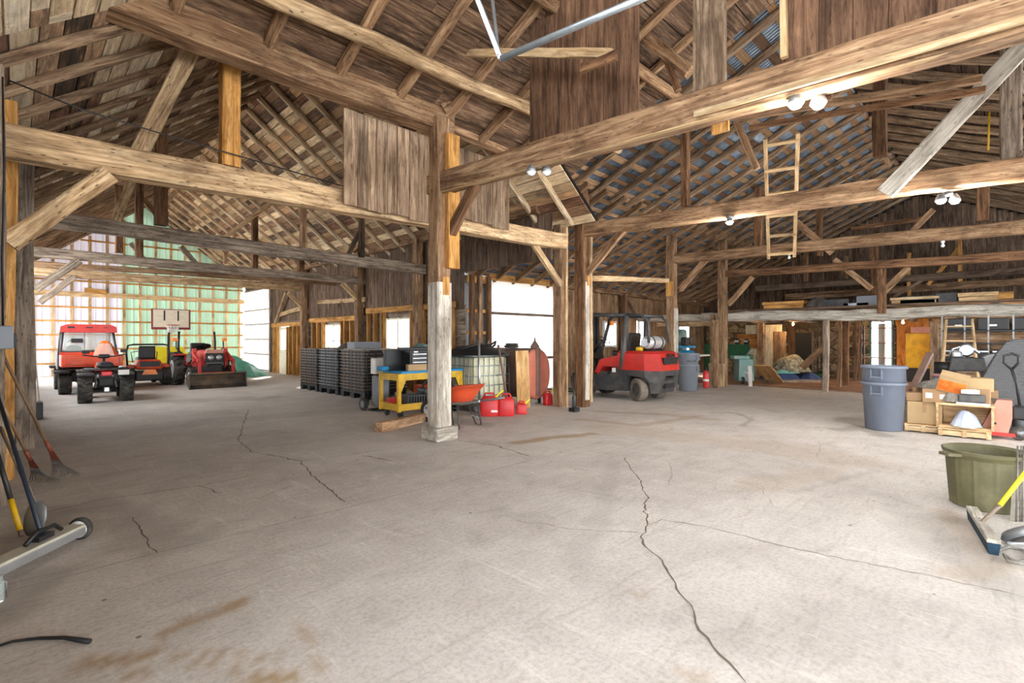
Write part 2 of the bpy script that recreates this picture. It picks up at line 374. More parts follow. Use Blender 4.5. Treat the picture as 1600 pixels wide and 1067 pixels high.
# ================================================================ WALLS AND ROOFS
XW = 7.9; YW = 9.6; YF = 26.3; XE = 22.0; YR = 2.2
ZR_E = 3.1; MR = .45                     # right wing roof: eave height, slope
def zr(y): return ZR_E+MR*(YW-y) if y >= YR else ZR_E+MR*(YW-YR)-MR*(YR-y)
ZL_E = 4.0; ML = .775; XR = 4.0         # left wing roof
def zl(x): return ZL_E+ML*x if x <= XR else ZL_E+ML*XR-ML*(x-XR)
def board_wall(mb, o, ud, L, z0, z1, w=.2, th=.022, gap=.008, jag=0.0, nd=None, ztop=None, m=0, holes=()):
    """vertical boards along ud (unit) from o; ztop(s) optional top height"""
    o = Vector(o); ud = Vector(ud); nd = nd or Vector((0, 0, 1)).cross(ud); s_ = 0; rz = math.atan2(ud.y, ud.x)
    while s_ < L:
        ww = min(w*random.uniform(.75, 1.3), L-s_); c = s_+ww/2
        spans = [(z0+random.uniform(-jag, jag), (ztop(c) if ztop else z1))]
        for (a, b, za, zb) in holes:
            if a < c < b:
                ns = []
                for (p, q) in spans:
                    if za > p: ns.append((p, min(q, za)))
                    if zb < q: ns.append((max(p, zb), q))
                spans = ns
        for p, q in spans:
            if q-p > .03: mb.box(o+ud*c+nd*random.uniform(0, .006)+Vector((0, 0, (p+q)/2)), (max(ww-gap, .02), th, q-p), rz, m=m, ax=2)
        s_ += ww
def part_of(parent, name, mb, mat): return mb.build(name, mat, parent)

# --- left wing, inner side wall (x = XW), y from YW to YF
mb = MB(); board_wall(mb, (XW+.03, YW, 0), (0, 1, 0), 22.6-YW, 2.18, 4.25, .17)
wall_side = struct(mb.build('wall_left_wing_side', W_DARK))
M_SIDING = plain('siding_back', '#6d655c', .8, 0, .3, 3)
sid = MB()
WIN = [(11.9, 13.2, 1.12, 2.05), (16.1, 17.3, 1.1, 1.95), (20.8, 21.7, .02, 1.95)]
y0 = YW
for a, b, z0, z1 in WIN:
    sid.box((XW+.07, (y0+a)/2, 1.15), (.02, a-y0, 2.3)); sid.box((XW+.07, (a+b)/2, z0/2), (.02, b-a, z0)); sid.box((XW+.07, (a+b)/2, (z1+2.3)/2), (.02, b-a, 2.3-z1)); y0 = b
sid.box((XW+.07, (y0+22.6)/2, 1.15), (.02, 22.6-y0, 2.3))
struct(sid.build('wall_side_sheathing', W_GREY))
M_PLAST = NT('translucent_sheet'); _t = M_PLAST
_d = _t.N('ShaderNodeBsdfTranslucent'); _d.inputs[0].default_value = (.97, .96, .95, 1); _df = _t.N('ShaderNodeBsdfDiffuse'); _df.inputs[0].default_value = (.9, .89, .88, 1)
_mx = _t.N('ShaderNodeMixShader'); _mx.inputs[0].default_value = .72; _t.L(_d.outputs[0], _mx.inputs[1]); _t.L(_df.outputs[0], _mx.inputs[2])
_t.L(_mx.outputs[0], _t.n['Material Output'].inputs[0]); M_PLAST = _t.m
M_WGLASS = glass('window_glass', '#f3f6f8', .18)
for i, (a, b, z0, z1) in enumerate(WIN[:2]):
    f = MB(); yc = (a+b)/2
    for yy in (a+.03, b-.03, yc): f.box((XW+.0, yy, (z0+z1)/2), (.06, .06, z1-z0))
    for zz in (z0+.025, z1-.025): f.box((XW+.03, yc, zz), (.05, b-a, .05))
    w_ = struct(f.build('window_%d' % (i+1), M_CREAM)); struct(MB().box((XW+.04, yc, (z0+z1)/2), (.006, b-a-.1, z1-z0-.1)).build('pane', M_WGLASS, w_))
a, b, z0, z1 = WIN[2]; f = MB()
f.box((XW+.02, (a+b)/2, .5), (.045, b-a-.04, .98)); f.box((XW+.02, (a+b)/2, 1.87), (.045, b-a-.04, .12))
for yy in (a+.1, b-.1): f.box((XW+.02, yy, 1.4), (.045, .16, .86))
dr = struct(f.build('door_1', M_CREAM)); struct(MB().box((XW+.02, (a+b)/2, 1.4), (.006, .6, .84)).build('pane', M_WGLASS, dr))
struct(MB().lathe([(.03, -.03), (.03, .03)], (XW-.03, a+.1, .98), 10, 'X').build('door_handle', M_STEEL, dr))
# framing of the side wall: headers and studs, each liftable piece its own timber
GS = 'new studs of the window wall'
y0 = YW+.15
for (ya, yb, zh) in ((9.9, 14.35, 2.27), (14.8, 18.6, 2.08), (19.1, 22.5, 1.98)):
    timber('wall_header', 'orange lumber header above %s in the left wing side wall' % ('the nearest window' if ya < 10 else 'the middle window' if ya < 15 else 'the white side door'), 'beam', (XW-.03, ya, zh+.04), (XW-.03, yb, zh+.04), .06, .16, W_ORG, rough=.003)
    y = ya+.1
    while y < yb:
        if not any(a-.05 < y < b+.05 for a, b, *_ in WIN):
            timber('wall_stud', 'new orange lumber stud standing in the left wing window wall', 'stud', (XW-.03, y, 0), (XW-.03, y, zh-.05), .06, .14, W_ORG, GS, rough=.002, up=(1, 0, 0))
        y += .42
    for a, b, z0, z1 in WIN:
        if ya < a < yb:
            for yy in (a-.07, b+.07): timber('window_jamb', 'orange lumber jamb beside %s' % ('the nearest window' if a < 12 else 'the middle window' if a < 17 else 'the white side door'), 'stud', (XW-.03, yy, 0), (XW-.03, yy, zh-.05), .07, .09, W_ORG, 'jambs of the window wall', rough=.002, up=(1, 0, 0))
# --- translucent sliding door at far end of the side wall
sd = struct(MB().box((XW+.05, (22.65+YF)/2, 1.85), (.012, YF-22.65, 3.7)).build('door_2', M_PLAST))
r = MB()
for z in (.75, 1.42, 2.1, 2.75, 3.68, .05): r.box((XW, (22.65+YF)/2, z), (.05, YF-22.65, .05))
struct(r.build('door_rail', W_GREY, sd))
struct(MB().box((XW+.08, (22.6+YF)/2, 4.0), (.02, YF-22.6, .6)).build('wall_door_header', W_DARK))
timber('door_post', 'grey green post between the far translucent door and the board wall', 'post', (XW-.02, 22.55, 0), (XW-.02, 22.55, 4.1), .16, .16, W_GREY)
# --- far wall of left wing
def sheet(name, col, tr):
    t = NT(name); a = t.N('ShaderNodeBsdfTranslucent'); a.inputs[0].default_value = lin(col); b = t.N('ShaderNodeBsdfDiffuse'); b.inputs[0].default_value = lin(col)
    m = t.N('ShaderNodeMixShader'); m.inputs[0].default_value = 1-tr; t.L(a.outputs[0], m.inputs[1]); t.L(b.outputs[0], m.inputs[2]); t.L(m.outputs[0], t.n['Material Output'].inputs[0]); return t.m
M_SHW = sheet('sheet_white', '#d2ced9', .04); M_SHG = sheet('sheet_green', '#abc9b2', .045)
fw = MB(); x = -.1
def gable(mb, x0, x1, y, m, mm):
    mb2 = MB(); xx = x0
    while xx < x1-1e-4:
        ww = min(.228, x1-xx); mb.rib((xx, y, 0), (1, 0, 0), (0, 0, 1), ww, zl(xx+ww/2)+.09, .228, .03, (0, -1, 0), m=m); xx += ww
gable(fw, -.1, 3.2, YF+.1, 0, 0); gable(fw, 3.2, XW, YF+.1, 1, 0)
struct(fw.build('wall_far', [M_SHW, M_SHG]))
x = .55; k = 0
while x < XW:
    timber('gable_stud', 'pale orange stud before the %s sheets of the far gable wall' % ('white' if x < 3.2 else 'green'), 'stud', (x, YF, 0), (x, YF, zl(x)-.1), .05, .1, W_FIR, 'studs on the %s sheets' % ('white' if x < 3.2 else 'green'), rough=.002, up=(1, 0, 0)); x += .55
for i, z in enumerate((.48, 1.03, 1.6, 2.15, 2.7, 3.75, 4.3, 4.85, 5.4)):
    xa = max(-.05, (z-ZL_E)/ML+.1); xb = min(XW, 2*XR-xa)
    timber('wall_girt', 'thin orange girt across the far gable wall, %s row' % ('lowest', 'second lowest', 'third', 'fourth', 'fifth', 'first above the big beam', 'second above the big beam', 'third above the big beam', 'topmost')[i], 'girt', (xa, YF-.03, z), (xb, YF-.03, z), .04, .07, W_ORG, rough=.002)
timber('wall_beam', 'pale thick beam running across the far gable wall', 'beam', (0, YF-.1, 3.22), (XW, YF-.1, 3.22), .1, .2, W_FIR)
timber('short_plank', 'short yellow plank lying on the beam of the far gable wall', 'plank', PY(132, 453, YF-.17), PY(166, 457, YF-.17), .06, .2, W_ORG)
# --- left wall; the high middle opening is unseen, added to let daylight in
mb = MB(); board_wall(mb, (-.28, 5.6, 0), (0, 1, 0), YF-5.6, 0, 3.95, .22, holes=((21.4-5.6, 25.6-5.6, -1, 3.2), (12.5-5.6, 20.5-5.6, 1.8, 3.8)))
struct(mb.build('wall_left', W_GREY))
struct(MB().box((-.34, 6.9, 2.0), (.04, 11.2, 4.0)).box((-.34, 16.5, .9), (.04, 8.2, 1.8)).box((-.34, 16.5, 3.9), (.04, 8.2, .2)).box((-.34, 21.0, 2.0), (.04, .8, 4.0)).box((-.34, 27, 2.0), (.04, 2.8, 4.0)).box((-.34, 23.5, 3.6), (.04, 4.3, .8)).build('wall_left_sheathing', W_GREY))
# --- right wing inner wall y = YW
iw = MB(); iw.rib((XW+.1, YW+.12, 0), (1, 0, 0), (0, 0, 1), .95, 3.05, .15, .03, (0, -1, 0))
wall_in = struct(iw.build('wall_corrugated', M_GALV))
mb = MB(); board_wall(mb, (11.5, YW+.1, 0), (1, 0, 0), XE-11.5, 0, 3.0, .2, holes=((14.0-11.5, 14.7-11.5, 1.2, 2.0), (19.3-11.5, 20.2-11.5, .9, 2.0), (16.2-11.5, 16.7-11.5, 1.2, 2.1)))
struct(mb.build('wall_back', W_TAN))
for i, (a, b, z0, z1) in enumerate(((14.0, 14.7, 1.2, 2.0), (16.2, 16.7, 1.2, 2.1), (19.3, 20.2, .9, 2.0))):
    f = MB()
    for xx in (a, b): f.box((xx, YW+.05, (z0+z1)/2), (.06, .08, z1-z0+.1))
    for zz in (z0, z1): f.box(((a+b)/2, YW+.05, zz), (b-a, .08, .06))
    w_ = struct(f.build('window_%d' % (i+3), M_WHT)); struct(MB().box(((a+b)/2, YW+.06, (z0+z1)/2), (b-a-.06, .006, z1-z0-.06)).build('pane', M_WGLASS, w_))
big = struct(MB().box(((8.72+11.4)/2, YW+.06, 1.5), (11.4-8.72, .012, 3.0)).build('door_3', M_PLAST))
r = MB()
for z in (.1, 1.45, 1.95, 2.08): pass
r.box((10.05, YW, 2.12), (2.68, .05, .07)); r.box((10.05, YW, .9), (2.68, .05, .07))
for xx in (8.75, 11.38): r.box((xx, YW, 1.5), (.06, .06, 3.0))
struct(r.build('door_rail', W_GREY, big))
# upper board wall above the aisle roof where the left wing wall runs on
mb = MB(); board_wall(mb, (XW+.03, 6.75, 0), (0, 1, 0), YW-6.75, 3.1, 4.25, .2, ztop=lambda c: 4.3)
struct(mb.build('wall_upper_side', W_DARK))
# --- end wall of the right wing
mb = MB(); board_wall(mb, (XE, -5, 0), (0, 1, 0), YW+5, 2.2, 6.3, .22, ztop=lambda c: zr(-5+c)-.03)
struct(mb.build('wall_end', W_DARK))
struct(MB().prism([(-5.2, 2.2), (YW+.1, 2.2), (YW+.1, zr(YW)+.06), (YR, zr(YR)+.06), (-5.2, zr(-5.2)+.06)], 'X', XE+.04, XE+.06).build('wall_end_backing', M_TAR))
def stone():
    t = NT('field_stone'); co = t.N('ShaderNodeTexCoord').outputs['Object']
    v = t.N('ShaderNodeTexVoronoi'); v.inputs['Scale'].default_value = 3.2; t.L(t.map(co, (1, 1, 1.6)), v.inputs['Vector'])
    e = t.N('ShaderNodeTexVoronoi', feature='DISTANCE_TO_EDGE'); e.inputs['Scale'].default_value = 3.2; t.L(t.map(co, (1, 1, 1.6)), e.inputs['Vector'])
    bw = t.N('ShaderNodeRGBToBW'); t.L(v.outputs['Color'], bw.inputs[0]); c = t.ramp(bw.outputs[0], [(.2, '#6e583f'), (.5, '#a08762'), (.8, '#bfa57c')]); n = t.noise(co, 9, 6); c = t.mix(1, c, t.ramp(n, [(.3, (.6, .6, .6)), (.7, (1.1, 1.1, 1.1))]), 'MULTIPLY')
    c = t.mix(t.ramp(e.outputs['Distance'], [(.02, (1, 1, 1)), (.07, (0, 0, 0))]), c, '#5d4c39')
    t.L(c, t.b.inputs['Base Color']); t.b.inputs['Roughness'].default_value = .9; t.bump(e.outputs['Distance'], .6, .03); return t.m
M_STONE = stone()
sw = MB()
DY0, DY1 = PX(1396, 550, XE).y, PX(1362, 550, XE).y
sw.box((XE-.1, (YW+DY1)/2, 1.15), (.2, YW-DY1, 2.3)); sw.box((XE-.1, (DY0-5)/2, 1.15), (.2, DY0+5, 2.3)); sw.box((XE-.1, (DY0+DY1)/2, 2.2), (.2, DY1-DY0, .25))
struct(sw.build('wall_stone', M_STONE))
struct(MB().box((XE, YW+.12, 1.9), (.4, .3, 3.8)).build('wall_corner', W_DARK))
M_OWALL = wood('plywood_orange', '#8a5424', '#b5763a', '#cf9455', .2, .2, '#5a3015', .1, 4)
struct(MB().box((XE-.25, (DY0-.1+PX(1452, 550, XE).y)/2, 1.1), (.04, abs(DY0-.1-PX(1452, 550, XE).y), 2.1)).build('wall_plywood', M_OWALL))
# doorway to the bright room
df = MB()
for yy in (DY0, DY1): df.box((XE-.2, yy, 1.05), (.1, .07, 2.1))
df.box((XE-.2, (DY0+DY1)/2, 2.1), (.1, DY1-DY0, .08)); struct(df.build('door_4', M_TEAL))
struct(MB().box((XE-.55, DY0+.25, 1.0), (.5, .04, 1.95), .5).build('door_5', M_WHT))

# ================================================================ ROOF DECKS (one mesh each: boards are pattern)
def slope_boards(mb, p_low, p_high, along, L, w, gap, ln=(1.5, 3.5), th=.022, m=0):
    """boards running along `along` (unit), rows stacked from p_low to p_high"""
    p_low, p_high, along = Vector(p_low), Vector(p_high), Vector(along)
    up = (p_high-p_low); sl = up.length; up.normalize(); nrm = along.cross(up).normalized()
    if nrm.z < 0: nrm = -nrm
    R = Matrix((along, up, along.cross(up))).transposed(); s_ = 0
    while s_ < sl:
        ww = w*random.uniform(.7, 1.25); t_ = -random.random()
        while t_ < L:
            l = random.uniform(*ln); a = max(t_, 0); b = min(t_+l, L)
            if b-a > .05: mb.box(p_low+along*((a+b)/2)+up*(s_+ww/2)+nrm*(th/2+.001), (b-a-.006, ww, th), R, m=m)
            t_ += l
        s_ += ww+gap*random.uniform(.6, 1.4)
EAVE = .25
# left wing
mb = MB(); slope_boards(mb, (-.35, 5.9, zl(-.35)), (XR, 5.9, zl(XR)), (0, 1, 0), YF+.3-5.9, .19, .014)
slope_boards(mb, (-.35, 3.0, zl(-.35)), (1.3, 3.0, zl(1.3)), (0, 1, 0), 2.9, .19, .014)
struct(MB().add([(-.6, 2.8, zl(-.6)+.05), (1.3, 2.8, zl(1.3)+.05), (1.3, 5.95, zl(1.3)+.05), (-.6, 5.95, zl(-.6)+.05)], [[0, 1, 2, 3]]).build('ceiling_roofing_corner', M_TAR))
struct(mb.build('ceiling_left_slope', W_DECKL2))
mb = MB(); slope_boards(mb, (XW+.35, 5.9, zl(XW+.35)), (XR, 5.9, zl(XR)), (0, 1, 0), YF+.3-5.9, .19, .014)
struct(mb.build('ceiling_right_slope', W_DECKL))
for nm, xa, xb in (('ceiling_roofing_left', -.4, XR), ('ceiling_roofing_right', XW+.4, XR)):
    struct(MB().add([(xa, 5.85, zl(xa)+.05), (xb, 5.85, zl(xb)+.05), (xb, YF+.4, zl(xb)+.05), (xa, YF+.4, zl(xa)+.05)], [[0, 1, 2, 3]]).build(nm, M_TAR))
# right wing: inner slope above the plate (y<6.1) plus aisle for x>XW
mb = MB()
md = MB(); slope_boards(md, (-1.5, 6.15, zr(6.15)), (-1.5, YR, zr(YR)), (1, 0, 0), 9.3, .3, .014, (2, 4)); struct(md.build('ceiling_near_boards', W_DECKR))
slope_boards(mb, (7.8, 6.15, zr(6.15)), (7.8, YR, zr(YR)), (1, 0, 0), XE-7.8, .12, .17, (.8, 2.6))
slope_boards(mb, (XW+.1, YW+.3, zr(YW+.3)), (XW+.1, 6.2, zr(6.2)), (1, 0, 0), XE-XW-.1, .12, .17, (1.5, 3.5))
md = MB(); slope_boards(md, (-1.5, -5.4, zr(-5.4)), (-1.5, YR, zr(YR)), (1, 0, 0), XE+1.5, .17, .02, (1.5, 3.5)); struct(md.build('ceiling_outer_boards', W_DOUT))
struct(mb.build('ceiling_strapping', W_STRAP))
mb = MB()
def solid(x0, x1, ya, yb, m=0, off=.055, pitch=.076, dep=.016):
    a, b = Vector((x0, ya, zr(ya)+off)), Vector((x0, yb, zr(yb)+off)); mb.rib(a, (1, 0, 0), b-a, x1-x0, (b-a).length, pitch, dep, (0, 0, 1), m=m)
solid(7.75, XE+.3, 6.15, YR); solid(XW, XE+.3, YW+.35, 6.15)
solid(-1.6, XE+.3, -5.5, YR, 0, .055, .3)
struct(mb.build('ceiling_metal', M_GALVR))
struct(MB().add([(-1.6, 6.2, zr(6.2)+.04), (7.8, 6.2, zr(6.2)+.04), (7.8, YR, zr(YR)+.04), (-1.6, YR, zr(YR)+.04)], [[0, 1, 2, 3]]).build('ceiling_roofing_near', M_TAR))
# fill-in gable between the near roof and the left wing roof (boards)
mb = MB(); board_wall(mb, (-.3, 6.25, 0), (1, 0, 0), XW+.6, 4.78, 7, .24, ztop=lambda c: max(4.8, zl(-.3+c)-.05))
struct(mb.build('wall_cross_gable', W_DARK))
struct(MB().add([(XW, 6.2, 4.2), (XW, YW+.2, 4.2), (XW+.3, YW+.2, 4.2), (XW+.3, 6.2, 4.2)], [[0, 1, 2, 3]]).build('ceiling_eave_closer', W_DARK))

# ================================================================ TIMBER FRAME
# rafters
def rafters(p0, p1, start, end, step, axis, w, h, mat, label, group, jit=.04):
    base = None; s_ = start
    p0, p1 = Vector(p0), Vector(p1)
    while s_ < end:
        d = Vector((0, s_, 0)) if axis == 'Y' else Vector((s_, 0, 0))
        if base is None:
            base = timber('rafter', label, 'rafter', p0+d, p1+d, w, h, mat, group, rough=.018, round_=.45 if h < .13 else .2); o = base; b0 = base.matrix_world.translation.copy(); s0 = s_
        else:
            o = base.copy(); C.objects.link(o); q = Vector((0, s_-s0+random.uniform(-jit, jit), 0)) if axis == 'Y' else Vector((s_-s0+random.uniform(-jit, jit), 0, 0))
            o.matrix_world = Matrix.Translation(q) @ base.matrix_world
        s_ += step
HR = .075
rafters((-.3, 0, zl(-.3)-HR), (XR-.02, 0, zl(XR)-HR), 6.2, YF-.2, .84, 'Y', .055, .1, W_RAFB, 'brown rafter under the left slope of the left wing roof', 'left slope rafters of the left wing')
rafters((XW+.25, 0, zl(XW+.25)-HR), (XR+.02, 0, zl(XR)-HR), 6.4, YF-.2, .84, 'Y', .09, .12, W_RAF, 'pale rafter under the right slope of the left wing roof', 'right slope rafters of the left wing')
rafters((0, 6.02, zr(6.02)-.065), (0, YR, zr(YR)-.065), 0.31, 7.6, .84, 'X', .12, .12, W_TAN, 'round pole rafter under the brown boards above the main post', 'near pole rafters')
rafters((0, 6.3, zr(6.3)-.065), (0, YR, zr(YR)-.065), 8.0, XE-.2, .7, 'X', .1, .12, W_RAFB, 'brown rafter on the high inner slope of the right wing roof', 'inner slope rafters of the right wing')
rafters((0, YW+.2, zr(YW+.2)-.065), (0, 6.1, zr(6.1)-.065), 8.3, XE-.2, .7, 'X', .07, .13, W_TAN, 'tan rafter over the side aisle with the forklift', 'aisle rafters of the right wing')
rafters((0, -5.3, zr(-5.3)-.065), (0, YR, zr(YR)-.065), 0.2, XE-.2, .7, 'X', .08, .13, W_RAFB, 'rafter on the far right slope of the right wing roof', 'outer slope rafters of the right wing')
# posts of the right wing
def post(name, label, x, y, z1, s_, mat, z0=0, group=None): return timber(name, label, 'post', (x, y, z0), (x, y, z1), s_, s_, mat, group, up=(0, 1, 0))
mp = thing('main_post', 'thick central timber post, grey and whitewashed below, on a white block foot', 'post', (4.34, 5.81, 0))
def local_post(nm, z0, z1, s_, mat, par, dx=0, dy=0, ch=.15):
    o = MB().beam(z1-z0, s_, s_, rough=.01, round_=ch).build(nm, mat, par); o.rotation_euler = (0, -PI/2, 0); o.location = (dx, dy, z0); return o
local_post('upper_shaft', 2.2, 4.6, .235, W_TAN, mp)
o = local_post('lower_shaft', .18, 2.25, .255, W_PAINT, mp); o['label'] = 'whitewashed lower half of the post'
o = MB().box((0, 0, .1), (.39, .39, .2), ch=.035).build('foot', W_PAINT, mp); o['label'] = 'whitewashed block under the post'
MB().box((.02, -.12, 2.2), (.12, .02, .26)).build('splice_plate', W_ORG, mp)
o = MB().beam(1.9, .1, .2, rough=.004).build('side_board', W_ORG, mp); o.rotation_euler = (0, -PI/2, 0); o.location = (.1, -.165, 2.45)
p912 = thing('timber_post', 'old mortised post with a whitewashed right side, left of the forklift', 'post', (8.62, 6.49, 0))
local_post('shaft', 0, 4.85, .25, W_BRN, p912); o = MB().box((.02, -.135, 1.4), (.2, .02, 2.5)).build('side_board', W_PAINT, p912); MB().box((.05, -.14, 2.75), (.15, .03, .35)).build('splice_plate', W_ORG, p912)
o = local_post('pale_facing', 0.1, 3.7, .07, W_PALE, p912, .1, -.14)
p875 = thing('timber_post', 'squared tan post in front of the salmon fuel tank', 'post', (8.27, 6.82, 0)); local_post('shaft', 0, 4.45, .2, W_TAN, p875); local_post('pale_facing', 0, 4.3, .06, W_PALE, p875, .07, -.11)
p1053 = thing('timber_post', 'orange patched post behind the forklift gas cylinder', 'post', (13.2, 6.8, 0)); local_post('shaft', 0, 4.6, .24, W_TAN, p1053); MB().box((-.0, -.13, 1.15), (.22, .02, 2.3)).build('side_board', W_PAINT, p1053); MB().box((-.13, 0, 2.85), (.03, .2, .4)).build('splice_plate', W_ORG, p1053)
p1133 = thing('timber_post', 'post with a wide boxed foot where the loft begins', 'post', (15.25, 6.2, 0)); local_post('shaft', 0, 4.4, .23, W_TAN, p1133); MB().box((-.05, .12, .35), (.34, .45, .7), ch=.02).build('foot', W_PALE, p1133); MB().box((-.05, .28, 1.1), (.12, .12, 2.2)).build('side_board', W_TAN, p1133)
post('timber_post', 'dark slim post beside the rightmost braces of the loft', 18.3, 2.9, 4.2, .2, W_BRN, 2.3)
# plates
timber('roof_plate', 'big tan plate beam running from the upper left corner to the main post', 'beam', (-.5, 6.0, 4.64), (4.6, 5.95, 4.62), .3, .33, W_TAN)
timber('roof_plate', 'plate beam carrying the rafters between main post and loft', 'beam', (4.5, 6.1, 4.72), (13.3, 6.45, 4.75), .18, .2, W_TAN)
timber('roof_plate', 'plate beam carrying the rafters above the loft', 'beam', (13.3, 6.45, 4.7), (XE, 6.3, 4.6), .18, .18, W_BRN)
timber('log_purlin', 'long round log purlin crossing under the near roof boards', 'beam', (-.6, 5.25, 4.83), (7.9, 5.1, 4.95), .16, .17, W_PALE, round_=.55, rough=.025)
timber('log_purlin', 'upper log purlin at the top edge of the view', 'beam', (1.0, 3.9, 5.45), (7.9, 3.9, 5.45), .15, .15, W_TAN, round_=.55, rough=.02)
timber('tie_beam', 'short dark tie from the main post head up to the log purlin', 'beam', PY(692, 172, 5.8), PX(835, 92, 5.6), .1, .14, W_TAN)
# right wing tie beams
def tie(label, p0, u1, v1, x, h, w, mat, y_end=-3.0):
    a = Vector(p0); b = PX(u1, v1, x); b.z += h/2; d = (b-a); k = (y_end-a.y)/d.y; e = a+d*k
    return timber('tie_beam', label, 'beam', a, e, w, h, mat)
tie('nearest tie beam of the right wing, running from the main post to the top right', (4.35, 6.0, 3.68), 1600, 60, 4.45, .28, .2, W_TAN)
o = timber('nailer_board', 'pale new lumber board under the nearest right wing tie beam', 'board', (4.30, 5.7, 3.53), PX(1600, 48, 4.4)+Vector((0, -.3, 0)), .06, .05, W_FIR, rough=.004)
timber('nailer_board', 'second pale board fixed along the face of the nearest right wing tie beam', 'board', PX(1085, 178, 4.28), PX(1600, 34, 4.28)+Vector((0, -.3, 0)), .03, .05, W_FIR, rough=.004)
tie('second tie beam of the right wing, from the old post left of the forklift', (8.62, 6.5, 3.75), 1600, 282, 8.6, .27, .2, W_TAN)
tie('third tie beam of the right wing, the ladder stands against it', (13.2, 6.8, 3.7), 1600, 365, 13.2, .25, .2, W_TAN)
tie('fourth tie beam of the right wing, dark and slender', (15.25, 6.3, 3.4), 1600, 406, 15.3, .2, .18, W_BRN)
tie('fifth tie beam of the right wing, darkest above the loft', (18.4, 6.3, 3.2), 1600, 429, 18.4, .2, .18, W_DARK)
tie('rearmost tie beam of the right wing in pale wood', (20.2, 5.9, 2.98), 1600, 446, 20.2, .22, .12, W_TAN)
# braces right wing
def brace(label, a, b, w=.09, h=.14, mat=None, group=None): return timber('brace', label, 'brace', a, b, w, h, mat or W_TAN, group)
brace('brown brace from the main post up to the nearest tie beam', PX(694, 385, 4.42), PX(748, 280, 4.42), .12, .13, W_BRN)
brace('brace from the old post left of the forklift up to the second tie beam', PX(918, 428, 8.62), PX(975, 360, 8.62))
brace('brace from the post behind the forklift up to the third tie beam', PX(1062, 453, 13.2), PX(1103, 405, 13.2))
brace('brace from the post where the loft begins up to the fourth tie beam', PX(1138, 476, 15.25), PX(1176, 433, 15.25))
brace('pale brace from the squared tan post down from the left wing beam', PY(832, 378, 6.75), PY(876, 445, 6.75), .08, .13, W_PALE)
timber('girt', 'pale thin girt between the posts either side of the forklift', 'beam', (8.7, 6.55, PX(928, 432, 8.65).z), (13.2, 6.85, 3.1), .07, .12, W_FIR)
brace('long whitewashed plank leaning on the second tie beam at right', PX(1383, 303, 8.42), PX(1625, 45, 8.42), .05, .21, W_WHITE)
timber('whitewashed_plank', 'short whitewashed plank at the right edge above the tie beams', 'plank', PX(1570, 112, 9.2), PX(1640, 150, 9.2), .05, .18, W_WHITE)
# king and queen struts in the right wing
ST = [('tall', 1071, 190, 322, 8.7, .13, W_BRN), ('', 1580, 75, 255, 8.7, .2, W_GREY), ('', 1375, 68, 245, 8.9, .16, W_BRN), ('', 1186, 210, 385, 13.3, .18, W_BRN), ('', 1536, 285, 345, 13.3, .18, W_BRN),
      ('', 1280, 310, 400, 15.3, .13, W_BRN), ('', 1378, 418, 490, 15.4, .17, W_BRN), ('', 1323, 400, 440, 18.4, .08, W_TAN), ('', 1421, 395, 480, 18.4, .08, W_ORG), ('', 1500, 375, 440, 18.4, .09, W_ORG), ('', 1260, 385, 440, 18.4, .12, W_BRN)]
NMS = ['dark strut between near tie beam and roof plate, right of the board panel', 'grey strut at the right edge above the second tie beam', 'strut hung with a yellow strap, crossing the white plank', 'strut left of the ladder above the third tie beam', 'strut right of the twin lights above the third tie beam',
       'strut above the fourth tie beam right of the ladder', 'short post standing on the loft between two braces', 'thin strut above the loft left of the short post', 'thin orange strut above the loft right of the short post', 'orange strut near the right end of the loft', 'strut above the fifth tie beam left part']
for (q, u, v0, v1, x, w, m_), nm in zip(ST, NMS):
    b = PX(u, v1, x); a = PX(u, v0, x); a = Vector((x, b.y, min(a.z, zr(b.y)-.15))); b.x = x; timber('strut', nm, 'strut', b, a, w, w, m_, up=(1, 0, 0))
brace('brace left of the short loft post', PX(1362, 452, 15.4), PX(1305, 405, 15.4)); brace('brace right of the short loft post', PX(1382, 455, 15.4), PX(1420, 418, 15.4))
brace('long roof brace crossing behind the ladder', PX(1300, 395, 13.4), PX(1240, 345, 13.4)); brace('thin rising brace above the third tie beam', PX(1427, 360, 13.5), PX(1458, 327, 13.5), .08, .1)
brace('leaning pole in the roof of the right wing beside the near lamps', PX(1390, 260, 13), PX(1362, 182, 13), .06, .09, W_TAN)
timber('collar_beam', 'upper long collar pole crossing the right wing roof behind the lamps', 'beam', PX(1150, 185, 8.2), PX(1535, 122, 8.2), .07, .1, W_TAN)
timber('collar_beam', 'lower long collar pole crossing the right wing roof behind the lamps', 'beam', PX(1170, 200, 8.3), PX(1540, 138, 8.3), .06, .08, W_BRN)
timber('collar_beam', 'far collar pole above the loft', 'beam', PX(1330, 358, 18.3), PX(1450, 340, 18.3), .08, .12, W_BRN)
brace('thin leaning pole rising above the loft at right', PX(1450, 445, 18.5), PX(1500, 385, 18.5), .06, .09, W_ORG)
brace('dark brace dropping onto the loft right of the short post', PX(1395, 465, 17), PX(1440, 438, 17), .06, .09, W_DARK)
brace('log brace high in the roof between the two board panels', PX(1000, 50, 6.4), PX(1078, 112, 6.4), .12, .16, W_TAN)
brace('short strut under the log brace between the board panels', PX(1038, 85, 6.4), PX(1060, 142, 6.4), .07, .08, W_BRN)
brace('curved brace below the nearest tie beam right of the board panels', PX(1150, 190, 8.5), PX(1182, 265, 8.5), .08, .1, W_TAN)
